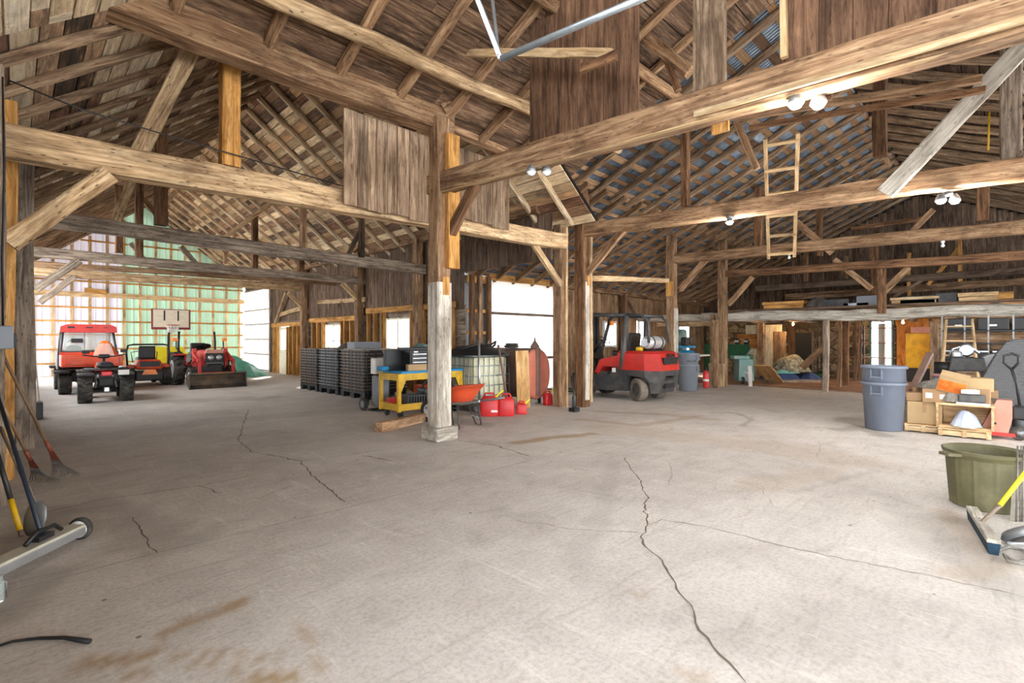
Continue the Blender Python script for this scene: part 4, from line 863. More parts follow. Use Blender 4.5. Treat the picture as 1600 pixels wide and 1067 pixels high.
# --- grey and yellow trailer implement
t = thing('tow_trailer', 'low tow behind trailer with a dark raised tailgate and red frame beside the mower', 'trailer', (4.2, 21.0, 0), .08)
m = MB(); m.prism([(-.95, .52), (.1, .5), (.5, .98), (.42, .35), (-.8, .3)], 'Y', -.35, .55); m.build('hopper', M_DGREY, t)
m = MB()
for z in (.42, .5, .58): m.tube([(-.95, -.4, z), (.45, -.4, z+.03)], .018)
m.tube([(-1.0, -.42, .36), (.5, -.42, .34)], .03); m.tube([(.0, -.42, .2), (.5, -.42, .34)], .02); m.tube([(-.4, -.42, .2), (.1, -.42, .36)], .02); m.build('frame', M_RED, t)
wheel(t, (.5, -.1, .22), .22, .14, M_RIM, 0); wheel(t, (-.7, -.1, .22), .22, .14, M_RIM, 0)
t = thing('yellow_tank', 'bright yellow boxy machine hood standing behind the tractor and trailer', 'machine hood', (4.35, 23.7, 0))
m = MB(); m.prism([(-.75, .5), (-.6, 1.12), (.55, 1.12), (.6, .9), (1.0, .85), (1.0, .3), (-.2, .3)], 'Y', 0, .8); m.build('hood', M_YELP, t); m = MB(); m.box((.15, .4, .15), (1.2, .6, .3)); m.build('base', M_BLK, t); MB().box((-.02, -.01, .8), (.05, .03, .6)).build('hood_seam', M_YEL, t)
# --- tractor with front blade
t = thing('tractor', 'compact red tractor with round headlights and a wide front bucket blade', 'tractor', (4.28, 17.3, 0), PI)
for x in (-.62, .62): wheel(t, (x, -1.35, .5), .5, .3, M_RIM, 18, .55, .03); wheel(t, (x*.82, .1, .3), .3, .2, M_RIM, 12, .5)
m = MB(); m.box((0, -.5, .55), (.42, 1.9, .3), ch=.04); m.tube([(-.55, -1.35, .5), (.55, -1.35, .5)], .07); m.tube([(-.5, .1, .3), (.5, .1, .3)], .04); m.build('chassis', M_BLK, t)
m = MB(); m.box((0, -.15, .86), (.56, 1.1, .5), ch=.1, taper=(.85, 1)); m.build('bonnet', M_RED, t)
m = MB(); m.box((0, .41, .82), (.5, .03, .4), ch=.02); g_ = m.build('grille', M_BLK, t)
MB().box((0, .43, .67), (.46, .01, .015)).box((0, .43, .72), (.46, .01, .015)).build('grille_bar', M_STEEL, g_)
for x in (-.11, .11): MB().lathe([(.001, .03), (.07, .03), (.08, 0), (.07, -.01)], (x, .44, .88), 16, 'Y').build('headlight', M_ALU, g_)
MB().prism([(-.25, 1.0), (.25, 1.0), (.2, 1.12), (-.2, 1.12)], 'Y', .3, .42).build('bonnet_cap', M_PINK, t)
m = MB()
for s_ in (-1, 1):
    m.box((s_*.42, -.05, .85), (.1, .12, .6), xrot(.1), ch=.01); m.box((s_*.44, .25, .9), (.07, .9, .1), xrot(-.35)); m.box((s_*.44, .62, .6), (.07, .12, .5), ch=.01); m.tube([(s_*.48, -.1, .7), (s_*.48, .4, .85)], .025)
m.tube([(-.44, .62, .42), (.44, .62, .42)], .05); m.box((0, .6, .42), (.9, .05, .09)); m.build('loader_arms', M_RED, t)
m = MB(); pr = [(.0, .44), (-.12, .38), (-.17, .24), (-.13, .1), (.04, .0)]; pr2 = [(a-.02, b_) for a, b_ in pr]
rg = [[Vector((x, .82+a, b_)) for a, b_ in pr]+[Vector((x, .80+a, b_)) for a, b_ in reversed(pr)] for x in (-.74, .74)]
m.loft(rg, smooth=False); m.prism([(.82+a, b_) for a, b_ in pr], 'X', -.76, -.73); m.prism([(.82+a, b_) for a, b_ in pr], 'X', .73, .76); m.box((0, .82, .44), (1.5, .05, .04)); bl = m.build('bucket_blade', plain('blade_steel', '#57534f', .5, .5, .35, 3, '#a5835c', .6), t)
m = MB(); m.box((-.6, -1.25, .95), (.3, .8, .05), ch=.02); m.box((.6, -1.25, .95), (.3, .8, .05), ch=.02); m.box((-.47, -1.25, .75), (.04, .7, .4)); m.box((.47, -1.25, .75), (.04, .7, .4)); m.build('fenders', M_RED, t)
m = MB(); m.box((0, -1.25, .88), (.46, .45, .12), ch=.05); m.box((0, -1.5, 1.1), (.44, .1, .42), ch=.05); m.build('seat', M_BLK, t)
m = MB(); m.lathe([(.19, -.01), (.21, 0), (.19, .01)], (0, -.82, 1.2), 20, rot=xrot(.5)); m.tube([(0, -.6, .95), (0, -.82, 1.2)], .02); m.tube([(-.2, -.82, 1.2), (.2, -.82, 1.2)], .012); m.build('steering_wheel', M_BLK, t)
for s_ in (-1, 1): frame_tubes(t, 'roll_bar', [[(s_*.52, -1.6, .7), (s_*.52, -1.6, 1.35), (s_*.5, -1.62, 1.68)]], .035, M_BLK)
for s_ in (-1, 1):
    frame_tubes(t, 'lamp_stalk', [[(s_*.5, -1.2, .98), (s_*.66, -1.2, 1.15), (s_*.66, -1.2, 1.38)]], .018, M_BLK); MB().box((s_*.69, -1.2, 1.42), (.16, .08, .1), ch=.02).build('turn_signal', M_AMBER, t)
# --- tarp covered pile
t = tag(heap(1.0, .8, 1.02, 11, .22, 40, 14, lambda x, y: (1.0-.75*max(0, min(1, (x+.55)/1.45)))*(.9+.2*noise.noise(Vector((x*3, y*3, 1))))).build('tarp_heap', M_TARP, None, (6.25, 21.0, 0)), 'green tarpaulin draped over a low pile by the far translucent door', 'tarpaulin')
# --- basketball hoop
bp = PY(267.5, 530, 22.6); t = thing('basketball_hoop', 'portable basketball hoop with a cream backboard behind the tractor', 'basketball hoop', (bp.x, 22.6, 0))
frame_tubes(t, 'pole', [[(0, .5, 0), (0, .45, 1.6), (0, .1, 1.9)]], .045, M_BLK)
bz = PY(267, 499, 22.6).z; MB().box((0, 0, bz), (1.26, .03, .78), ch=.01).build('backboard', M_MAROON, t)
MB().box((0, -.02, bz+.03), (1.14, .01, .66)).build('board_face', M_BOARD, t)
MB().box((-.22, -.028, bz+.14), (.05, .006, .38)).box((.22, -.028, bz+.14), (.05, .006, .38)).build('target_square', M_BLK, t)
h = MB(); h.lathe([(.225, -.01), (.235, 0), (.225, .01), (.215, 0), (.225, -.01)], (0, -.28, bz-.22), 24); rim = h.build('hoop_rim', M_RED, t)
n_ = MB()
for k in range(12):
    a = 2*PI*k/12; b = a+.3; n_.tube([(math.cos(a)*.22, -.28+math.sin(a)*.22, bz-.22), (math.cos(b)*.13, -.28+math.sin(b)*.13, bz-.5)], .008, 5); b = a-.3; n_.tube([(math.cos(a)*.22, -.28+math.sin(a)*.22, bz-.22), (math.cos(b)*.13, -.28+math.sin(b)*.13, bz-.5)], .008, 5)
n_.build('net', M_WHT, rim)
MB().box((0, .55, .08), (.9, .8, .16), ch=.05).build('base', M_DGREY, t)

# ================================================================ CRATE STACKS
def crate_pallet(lb, x, y, w, d, mat):
    t = thing('pallet', lb, 'pallet', (x, y, 0)); m = MB()
    m.box((0, 0, .15), (w, d, .04))
    t2 = m.build('deck', mat, t)
    m = MB()
    for i in (-1, 0, 1):
        for j in (-1, 0, 1): MB().box((i*(w/2-.08), j*(d/2-.08), .065), (.16, .16, .13), ch=.01).build('foot', mat, t)
def crate_mesh(w, d, h, mat):
    m = MB(); th = .018; cm = 1; m.box((0, 0, .01), (w-.04, d-.04, .02))
    for s_ in (-1, 1):
        m.box((s_*(w/2-th), 0, h*.42), (th, d-.03, h*.7)); m.box((0, s_*(d/2-th), h*.42), (w-.03, th, h*.7))
        m.box((s_*(w/2-.006), 0, h*.86), (.045, d, h*.28), m=1); m.box((0, s_*(d/2-.006), h*.86), (w, .045, h*.28), m=1)
        for k in range(7):
            m.box((s_*(w/2-.006), -d/2+.06+k*(d-.12)/6, h*.4), (.014, .02, h*.75)); m.box((-w/2+.06+k*(w-.12)/6, s_*(d/2-.006), h*.4), (.02, .014, h*.75))
    return m
PLC = [('leftmost', 6.42, 13.95, M_CRATE), ('middle', 6.42, 12.72, M_CRATEG), ('nearest', 6.45, 11.4, M_CRATE)]
for nm, x, y, mat in PLC:
    w, d = (1.1, 1.12) if nm != 'nearest' else (1.15, 1.22); h = .076
    crate_pallet('black plastic pallet under the %s crate stack' % nm, x, y, w, d, M_BLK)
    base = None; n = 13
    for k in range(n):
        j = (random.uniform(-.012, .012), random.uniform(-.012, .012))
        lb = 'shallow %s crate in the %s stack by the window wall' % ('grey' if mat is M_CRATEG else 'brown black', nm) if 0 < k < n-1 else '%s crate of the %s crate stack' % ('lowest' if k == 0 else 'topmost', nm)
        if base is None: base = tag(crate_mesh(w, d, h, mat).build('stacking_crate', [M_BLK, mat], None, (x, y, .171)), lb, 'crate', 'crates of the %s stack' % nm)
        else: c_ = base.copy(); C.objects.link(c_); c_.location = (x+j[0], y+j[1], .171+k*(h+.001)); c_['label'] = lb
ZT = .171+13*.077+.004
tag(MB().box((0, 0, .01), (1.1, 1.15, .02), .03).build('cover_board', W_WHITE, None, (6.47, 11.35, ZT)), 'pale board lying on the nearest crate stack', 'board')
t = thing('plastic_tote', 'grey open tray on the pale board over the crates', 'tray', (6.25, 11.5, ZT+.022)); m = MB(); m.box((0, 0, .01), (.7, .4, .02)); m.box((-.35, 0, .09), (.02, .4, .16)); m.box((.35, 0, .09), (.02, .4, .16)); m.box((0, -.2, .09), (.7, .02, .16)); m.box((0, .2, .09), (.7, .02, .16)); m.build('tray', M_GREYP, t)
tag(heap(.3, .25, .14, 5, .3).build('wire_coil', M_BRASS, None, (6.4, 12.7, ZT)), 'tangled heap of grey wire on the middle crate stack', 'wire heap')
t = thing('jack_frame', 'small grey frame handle on the middle crate stack', 'frame', (6.2, 13.1, ZT)); frame_tubes(t, 'bracket', [[(-.15, 0, 0), (-.12, 0, .2), (.2, 0, .22), (.22, 0, 0)]], .012, M_GREYP)
t = thing('leaning_bag', 'blue and white folded strap bundle against the leftmost crate stack', 'bundle', (6.3, 14.72, 0)); MB().box((0, 0, .66), (.35, .22, .3), ch=.08).build('bundle', M_SHEETB, t); frame_tubes(t, 'trolley_leg', [[(0, 0, .1), (0, .05, .55)]], .02, M_ALU); wheel(t, (-.05, 0, .09), .09, .05, M_STEEL, 0)
# ================================================================ HAND TRUCK, CART, TOOLS
hp = G(600, 643); t = thing('hand_truck', 'black hand truck strapped with a pale carton between crates and yellow cart', 'hand truck', (hp.x+.05, hp.y+.35, 0), 0)
frame_tubes(t, 'frame', [[(-.2, 0, .12), (-.2, .05, 1.05), (-.12, .06, 1.2), (.12, .06, 1.2), (.2, .05, 1.05), (.2, 0, .12)], [(-.2, .02, .45), (.2, .02, .45)], [(-.2, .04, .8), (.2, .04, .8)], [(0, .02, .2), (0, .05, 1.18)]], .016, M_BLK)
wheel(t, (-.26, .08, .13), .13, .07, M_STEEL, 0); wheel(t, (.26, .08, .13), .13, .07, M_STEEL, 0); MB().box((0, -.12, .03), (.4, .25, .015)).build('toe_plate', M_BLK, t)
tag(MB().box((0, 0, .16), (.34, .2, .32), ch=.02).build('carton', M_PAPER, None, (hp.x+.05, hp.y+.22, .74)), 'pale carton strapped on the hand truck', 'box')
tag(MB().box((0, 0, .31), (.3, .2, .62), ch=.03).build('canister', M_GREYP, None, (hp.x+.05, hp.y+.22, .09)), 'grey canister low on the hand truck', 'canister')
CX, CY = 4.92, 7.8
t = thing('workshop_cart', 'yellow metal tool cart with a blue top beside the main post', 'cart', (CX, CY, 0)); CW, CD, CH_ = 1.42, .62, .8
m = MB()
for x in (0, CW):
    for y in (0, CD): m.box((x, y, CH_/2+.06), (.06, .06, CH_-.12))
m.box((CW/2, 0, CH_-.05), (CW, .05, .12)); m.box((CW/2, CD, CH_-.05), (CW, .05, .12)); m.box((0, CD/2, CH_-.05), (.05, CD, .12)); m.box((CW, CD/2, CH_-.05), (.05, CD, .12))
m.prism([(.03, .74), (.16, .74), (.03, .46)], 'Y', -.02, .02); m.prism([(CW-.03, .74), (CW-.16, .74), (CW-.03, .46)], 'Y', -.02, .02)
m.box((CW/2, 0, .2), (CW, .05, .12)); m.box((CW/2, CD, .2), (CW, .05, .12)); m.box((0, CD/2, .2), (.05, CD, .12)); m.box((CW, CD/2, .2), (.05, CD, .12)); m.build('frame', M_YEL, t)
MB().box((CW/2, CD/2, .19), (CW-.04, CD-.04, .03)).build('lower_shelf', M_YEL, t); MB().box((CW/2+.05, CD/2, CH_+.03), (CW+.02, CD+.04, .05), ch=.012).build('top_mat', plain('mat_blue', '#1583b8', .5), t)
for x in (.08, CW-.08):
    for y in (.08, CD-.08): MB().lathe([(.001, -.02), (.07, -.02), (.07, .02), (.001, .02)], (x, y, .07), 14, 'X').build('caster', M_BLK, t)
t = thing('tool_chest', 'black tool chest with silver drawer pulls on the yellow cart', 'tool chest', (CX+.32, CY+.12, CH_+.056))
MB().box((.38, .22, .19), (.76, .42, .38), ch=.01).build('cabinet', M_BLK, t)
for r_ in range(3):
    for c_ in range(2):
        dr = MB().box((.2+.36*c_, -.0, .13+.075*r_), (.34, .02, .066), ch=.004).build('drawer', M_DGREY, t); MB().box((.2+.36*c_, -.014, .15+.075*r_), (.3, .012, .014)).build('drawer_pull', M_ALU, dr)
lid = MB().box((.38, .22, .4), (.78, .44, .05), ch=.01).build('lid', M_BLK, t); MB().box((.12, -.008, .345), (.09, .004, .025)).build('badge', M_WHT, t)
tag(MB().box((0, 0, .19), (.3, .1, .38), ch=.01).build('black_case', M_BLK, None, (CX+.14, CY+.48, CH_+.056)), 'flat black case standing left of the tool chest', 'case')
tag(MB().box((0, 0, .06), (.38, .1, .12), -.12, ch=.008).build('carton', M_CARD2, None, (CX+.38, CY+.01, CH_+.056)), 'small printed carton in front of the tool chest', 'box')
tag(MB().box((0, 0, .04), (.26, .16, .08), .2, ch=.02).build('blue_box', M_BLUE, None, (CX+.0, CY+.5, CH_+.057)), 'blue plastic box on the rear left of the cart', 'box')
tag(heap(.2, .14, .07, 8, .3).build('rag', M_TEAL, None, (CX+.72, CY+.32, CH_+.056+.43)), 'green rag on top of the tool chest', 'rag')
t = thing('carrying_crate', 'black slotted plastic crate on the lower shelf of the yellow cart', 'crate', (CX+.45, CY+.16, .206)); m = MB()
m.box((0, 0, .01), (.5, .26, .02)); m.box((-.25, 0, .1), (.02, .28, .2)); m.box((.25, 0, .1), (.02, .28, .2)); m.box((0, .13, .1), (.5, .02, .2)); m.box((0, -.13, .03), (.5, .02, .06)); m.box((0, -.13, .185), (.52, .03, .03))
for k in range(9): m.box((-.23+k*.058, -.13, .11), (.03, .02, .14))
m.build('crate_body', M_BLK, t)
tag(MB().box((0, 0, .07), (.26, .18, .14), ch=.01).build('toolbox', M_RED, None, (CX+.16, CY+.42, .206)), 'small red toolbox at the left of the lower cart shelf', 'toolbox')
t = thing('power_tool_case', 'dark machine on the lower shelf behind the black crate', 'machine', (CX+.95, CY+.35, .206)); MB().box((0, 0, .14), (.5, .3, .28), ch=.05).build('body', M_DGREY, t); MB().tube([(-.2, 0, .28), (-.15, 0, .4), (.15, 0, .4), (.2, 0, .28)], .02).build('handle', M_BLK, t)
tag(MB().lathe([(.035, 0), (.035, .12), (.012, .15), (.012, .2)], (0, 0, 0), 14).build('spray_bottle', M_SHEETB, None, (CX+1.3, CY+.3, CH_+.057)), 'pale blue bottle at the right end of the cart top', 'bottle')
a, b = G(600, 677), G(662, 664); b = a+(b-a).normalized()*1.1; timber('timber_block', 'short squared timber lying on the floor left of the main post', 'timber', Vector((4.0, 6.93, .075)), Vector((5.15, 7.3, .075)), .15, .15, W_TAN, rough=.004)
# board shelf over the cart (greenish board behind)
t = thing('bench_table', 'grey green plank table behind the tool chest', 'table', (5.75, 9.1, 0)); MB().box((.4, 0, 1.17), (1.3, .5, .05)).build('table_top', W_GREY, t)
for x in (-.15, .95):
    for y in (-.2, .2): MB().box((x, y, .57), (.06, .06, 1.14)).build('leg', W_GREY, t)
# --- wheelbarrow
t = thing('wheelbarrow', 'orange wheelbarrow standing right of the main post', 'wheelbarrow', (5.2, 6.55, 0), -PI/2+.12); m = MB()
def rr_(cx, hx, hy, z, n=24, p=3.2): return [Vector((cx+hx*math.copysign(abs(math.cos(2*PI*k/n))**(2/p), math.cos(2*PI*k/n)), hy*math.copysign(abs(math.sin(2*PI*k/n))**(2/p), math.sin(2*PI*k/n)), z)) for k in range(n)]
def rt(r_, tilt): return [Vector((p.x, p.y, p.z+p.x*tilt)) for p in r_]
m.loft([rt(rr_(.0, .2, .15, .38), 0), rt(rr_(0, .28, .22, .4), .02), rt(rr_(.0, .40, .30, .55), .08), rt(rr_(.02, .50, .36, .66), .1), rt(rr_(.02, .52, .38, .66), .1), rt(rr_(.02, .47, .34, .645), .1), rt(rr_(.0, .38, .28, .54), .08), rt(rr_(0, .26, .2, .415), .02), rt(rr_(.0, .18, .13, .395), 0)])
m.build('tub', M_ORP, t)
for s_ in (-1, 1):
    frame_tubes(t, 'handle', [[(-.62, s_*.08, .25), (-.2, s_*.2, .36), (.5, s_*.27, .44), (.82, s_*.3, .5)]], .02, M_STEEL)
    frame_tubes(t, 'leg', [[(.3, s_*.24, .4), (.36, s_*.26, .02), (.24, s_*.26, .02), (.1, s_*.2, .37)]], .014, M_DGREY)
    frame_tubes(t, 'brace', [[(.36, s_*.26, .12), (-.35, s_*.14, .3)]], .01, M_STEEL)
wheel(t, (-.6, 0, .2), .2, .1, M_RIM, 0) .rotation_euler = (0, 0, 0)
w_ = [c for c in t.children if c.name.startswith('wheel')][-1]; w_.matrix_local = Matrix.Translation((-.6, 0, 0)) @ Matrix.Rotation(PI/2, 4, 'Z') @ Matrix.Translation((.6, 0, 0))
t = thing('shovel', 'black handled tool leaning into the wheelbarrow', 'tool', (5.2, 6.5, .43)); frame_tubes(t, 'handle', [[(.08, -.08, .0), (-.2, .1, .5)]], .018, M_BLK)
# --- IBC tote
t = thing('ibc_tote', 'white liquid tote in a wire cage behind the wheelbarrow', 'liquid tote', (6.42, 7.5, 0)); W_, D_ = 1.0, 1.0
MB().box((W_/2, D_/2, .07), (W_, D_, .06)).box((.1, D_/2, .02), (.12, D_, .04)).box((W_-.1, D_/2, .02), (.12, D_, .04)).box((W_/2, D_/2, .02), (.12, D_, .04)).build('pallet_base', M_STEEL, t)
MB().box((W_/2, D_/2, .6), (W_-.06, D_-.06, .96), ch=.07).build('bottle', M_HDPE, t)
m = MB()
for k in range(8):
    x = k*W_/7; m.tube([(x, 0, .1), (x, 0, 1.1)], .009, 6); m.tube([(x, D_, .1), (x, D_, 1.1)], .009, 6); m.tube([(0, x, .1), (0, x, 1.1)], .009, 6); m.tube([(W_, x, .1), (W_, x, 1.1)], .009, 6)
for z in (.12, .3, .5, .7, .9, 1.1): m.tube([(0, 0, z), (W_, 0, z), (W_, D_, z), (0, D_, z), (0, 0, z)], .011, 6)
m.build('cage', M_GALV, t)
t = thing('rubber_liner', 'folded black rubber liner on top of the caged tote', 'liner', (6.85, 7.95, 1.115)); m = heap(.78, .55, .2, 21, .1, 30, 10); m.build('liner', M_BLK, t); frame_tubes(t, 'hose', [[(-.5, -.1, .12), (-.1, -.2, .22), (.3, -.15, .2), (.5, -.1, .27), (.62, .05, .2), (.6, .2, .1)]], .022, M_BLK)
MB().tube([(.3, -.1, .18), (.3, -.1, .3)], .02).lathe([(.04, .0), (.03, .05), (.01, .1)], (.3, -.1, .2), 10).build('fitting', M_TANKB, t)
tag(MB().box((0, 0, .25), (.3, .25, .5), ch=.02).build('orange_bin', M_ORP, None, (6.0, 8.6, 0)), 'orange bin on the floor behind the main post', 'bin')
for p0, p1, lb, mt in ((Vector((6.5, 7.4, 0)), Vector((6.5, 7.42, 1.42)), 'steel pole standing upright in front of the caged tote', M_ALU), (Vector((7.22, 7.32, 0)), Vector((7.05, 7.45, 1.32)), 'wooden handle leaning against the caged tote above the fuel cans', M_TANKB)):
    tag(MB().tube([p0+Vector((0, 0, .01)), p1], .024).build('leaning_pole', mt), lb, 'pole')
pp = Vector((7.52, 7.2, 0)); o = MB().box((0, 0, .6), (.38, .02, 1.2), xrot(-.05)).build('plywood_sheet', W_PLY, None, pp); tag(o, 'plywood sheet standing between tote and salmon tank', 'plywood')
# --- fuel oil tank
t = thing('oil_tank', 'salmon painted oval fuel tank lying behind the squared tan post', 'tank', (8.12, 7.35, 0)); m = MB()
def oval(y, s_=1, n=32): return [Vector((.44*s_*math.cos(2*PI*k/n), y, .68+.56*s_*math.copysign(abs(math.sin(2*PI*k/n))**.85, math.sin(2*PI*k/n)))) for k in range(n)]
m.loft([oval(0, .985), oval(.02), oval(1.25), oval(1.27, .985)]); m.build('shell', M_TANKB, t)
MB().loft([oval(-.035, .5), oval(-.025, .85), oval(.0, .985), oval(.012, .985)]).build('end_cap', M_SALM, t)
MB().box((.0, -.04, .72), (.14, .012, 1.05)).build('seam_stripe', M_TANKB, t)
MB().lathe([(.001, .28), (.012, .27), (.02, .2), (.06, .14), (.1, .08), (.1, .0)], (0.1, .15, 1.2), 14).build('vent_cap', M_TANKB, t)
for x in (-.25, .25):
    for y in (.15, 1.1): MB().box((x, y, .09), (.05, .05, .2)).build('leg', M_BLK, t)
t = thing('coiled_hose', 'small brown coil of hose on the salmon tank', 'hose', (7.98, 8.0, 1.245)); m = MB(); m.lathe([(.14, .0), (.18, .03), (.14, .06), (.1, .03), (.14, .0)], (0, 0, 0), 20); m.lathe([(.12, .05), (.16, .08), (.12, .1), (.08, .08), (.12, .05)], (.02, 0, 0), 20); m.build('coil', M_RUB, t)
# --- fuel cans
def fuel_can(lb, p, w, h, rz, spout=True, dx=1):
    t = thing('fuel_can', lb, 'fuel can', (p.x, p.y, 0), rz, 'red fuel cans'); d = w*.75
    m = MB(); m.loft([rr_(0, w/2*.94, d/2*.94, 0, 20, 5), rr_(0, w/2, d/2, .02, 20, 5), rr_(0, w/2*.98, d/2*.98, h*.68, 20, 5), rr_(0, w*.36, d*.36, h*.84, 20, 4), rr_(0, w*.12, d*.2, h*.88, 20, 3)]); m.build('body', M_REDP, t)
    MB().tube([(-w*.3, 0, h*.8), (-w*.2, 0, h), (w*.2, 0, h), (w*.34, 0, h*.72)], .018).build('handle', M_REDP, t)
    if spout: MB().tube([(w*.25, 0, h*.8), (w*.42, 0, h*.9), (w*.75, 0, h*1.16)], [.025, .018, .014]).build('spout', M_YELP, t)
    return t
fuel_can('largest red fuel can, with a white sticker, left of the others', G(764, 651)+Vector((.1, .1, 0)), .36, .42, -PI/4)
c2 = fuel_can('tall red fuel can right beside the one with the white sticker', G(791, 651)+Vector((.1, .1, 0)), .31, .41, -PI/4, False)
fuel_can('small red fuel can with a long yellow spout raised to the right', G(815, 648)+Vector((.08, .08, 0)), .21, .24, -PI/4)
fuel_can('red fuel can standing at the end of the salmon tank', G(856, 633)+Vector((.03, .03, 0)), .2, .3, -PI/4+.6)
can1 = [o for o in C.objects if o.name == 'fuel_can'][0]; MB().box((.1, -.137, .1), (.12, .004, .04)).build('sticker', M_WHT, can1)
t = thing('bottle_jack', 'small dark jack on the floor between the two tall posts', 'jack', G(897, 643)); MB().box((0, 0, .04), (.16, .16, .08), ch=.01).build('base', M_BLK, t); MB().lathe([(.04, .08), (.04, .3), (.02, .32), (.02, .4)], (0, 0, 0), 12).build('cylinder', M_DGREY, t); frame_tubes(t, 'pump_handle', [[(.02, 0, .15), (-.02, .05, .7)]], .014, M_BLK)

# ================================================================ FORKLIFT
t = thing('forklift', 'red and dark grey forklift with a silver gas cylinder at the back', 'forklift', (10.68, 6.1, 0))

for x_, y_, r_, w_ in ((-.45, 0, .27, .2), (.45, 0, .27, .2), (-.48, 1.5, .33, .24), (.48, 1.5, .33, .24)): wheel(t, (x_, y_, r_), r_, w_, M_SALM if y_ else M_PINK, 0)
for c_ in [q for q in t.children if q.name.startswith('wheel')][:2]:
    x_ = -.42 if c_ is [q for q in t.children if q.name.startswith('wheel')][0] else .42; c_.matrix_local = Matrix.Translation((x_, 0, 0)) @ Matrix.Rotation(-.5, 4, 'Z') @ Matrix.Translation((-x_*1.07, 0, 0)); c_.data.materials[0] = M_DUST; c_.children[0].data.materials[0] = M_DGREY
m = MB(); m.prism([(.28, .22), (.28, .78), (.62, .78), (.75, .6), (1.0, .5), (1.15, .62), (1.75, .74), (1.75, .55), (1.15, .2)], 'X', -.5, .5); m.box((0, 1.2, .5), (.9, .7, .3)); m.box((0, 0, .32), (.5, .6, .2)); m.build('chassis', M_DGREY, t)
m = MB(); m.loft([[Vector((x, y, z)) for x, y in pl] for z, pl in ((.2, [(-.44, -.26), (-.46, -.32), (-.38, -.44), (.38, -.44), (.46, -.32), (.44, -.26)]), (.45, [(-.52, -.28), (-.53, -.34), (-.42, -.53), (.42, -.53), (.53, -.34), (.52, -.28)]), (.56, [(-.53, -.1), (-.55, -.25), (-.43, -.55), (.43, -.55), (.55, -.25), (.53, -.1)]), (.6, [(-.53, .32), (-.55, -.22), (-.43, -.55), (.43, -.55), (.55, -.22), (.53, .32)]), (.74, [(-.54, .32), (-.56, -.22), (-.43, -.56), (.43, -.56), (.56, -.22), (.54, .32)]))], smooth=False)
cw = m.build('counterweight', M_DGREY, t)
m = MB(); m.loft([[Vector((x, y, z)) for x, y in pl] for z, pl in ((.72, [(-.545, .5), (-.56, -.22), (-.44, -.57), (.44, -.57), (.56, -.22), (.545, .5)]), (1.1, [(-.54, .5), (-.54, -.2), (-.42, -.52), (.42, -.52), (.54, -.2), (.54, .5)]), (1.16, [(-.48, .5), (-.48, -.15), (-.38, -.44), (.38, -.44), (.48, -.15), (.48, .5)]))], smooth=False)
hd = m.build('rear_hood', M_RED, t)
MB().prism([(-.3, 0), (.3, 0), (.36, .16), (-.36, .16)], 'Y', -.58, -.54, c=(0, 0, .86)).build('vent', M_BLK, hd)
for z in (.32, .5): MB().prism([(-.2, 0), (.2, 0), (.2, .09), (-.2, .09)], 'Y', -.55, -.5, c=(0, 0, z)).build('counterweight_slot', M_BLK, cw)
text(hd, 'NISSAN', .12, (.02, -.562, 1.06), (PI/2-.1, 0, 0), M_BLK, depth=.006)
MB().box((-.515, .62, .7), (.012, .1, .1)).build('sticker', M_WHT, t)
m = MB(); m.prism([(.5, .78), (.95, .78), (1.12, .55), (1.2, .62), (1.02, .95), (.5, 1.05)], 'X', -.5, .5); m.build('engine_cover', M_RED, t)
m = MB(); m.box((0, .62, 1.1), (.5, .5, .12), ch=.04); m.box((0, .38, 1.35), (.46, .1, .48), xrot(.12), ch=.04); m.build('seat', M_BLK, t)
m = MB()
for s_ in (-1, 1):
    m.tube([(s_*.5, .42, .7), (s_*.5, .36, 1.2), (s_*.47, .3, 2.0)], .07, 8); m.tube([(s_*.47, .3, 2.0), (s_*.45, -.1, 1.98), (s_*.44, -.25, 1.85), (s_*.46, -.28, 1.35)], .035, 8)
    m.tube([(s_*.47, .3, 2.0), (s_*.44, 1.25, 2.04), (s_*.44, 1.38, 1.95), (s_*.48, 1.66, 1.1), (s_*.48, 1.7, .7)], .045, 8)
m.tube([(-.46, .3, 2.02), (.46, .3, 2.02)], .04); m.tube([(-.44, 1.25, 2.06), (.44, 1.25, 2.06)], .04); m.tube([(-.45, -.12, 1.98), (.45, -.12, 1.98)], .035)
for k in range(5): m.tube([(-.3+k*.15, .3, 2.04), (-.3+k*.15, 1.25, 2.08)], .014, 6)
m.build('overhead_guard', M_DGREY, t)
m = MB()
for s_ in (-1, 1): m.box((s_*.32, 1.72, 1.08), (.1, .14, 2.0), ch=.01); m.box((s_*.22, 1.75, 1.15), (.07, .12, 1.9))
for z in (.25, 1.2, 2.05): m.box((0, 1.72, z), (.7, .1, .1))
m.tube([(0, 1.67, .3), (0, 1.67, 1.9)], .04); m.box((0, 1.88, .35), (.95, .05, .45)); m.build('mast', M_BLK, t)
for s_ in (-1, 1): MB().box((s_*.25, 2.42, .06), (.12, 1.05, .04)).box((s_*.25, 1.92, .3), (.12, .05, .5)).build('fork', M_BLK, t)
m = MB(); m.box((0, 1.62, 1.1), (.8, .12, .4), xrot(-.3), ch=.03); m.tube([(0, 1.55, 1.1), (0, 1.3, 1.4)], .03); m.build('dashboard', M_BLK, t)
m = MB(); m.lathe([(.17, -.012), (.19, 0), (.17, .012), (.15, 0), (.17, -.012)], (0, 1.27, 1.42), 22, rot=xrot(.5)); m.tube([(-.17, 1.27, 1.42), (.17, 1.27, 1.42)], .01, 6); m.build('steering_wheel', M_BLK, t)
m = MB(); m.lathe([(.04, -.36), (.11, -.355), (.15, -.3), (.155, -.2), (.155, .2), (.15, .3), (.11, .355), (.04, .36)], (.02, -.12, 1.36), 24, 'X'); gc_ = m.build('gas_cylinder', M_LPG, t)
MB().lathe([(.1, -.05), (.105, 0)], (-.34, -.12, 1.36), 20, 'X').build('collar', M_ALU, gc_)
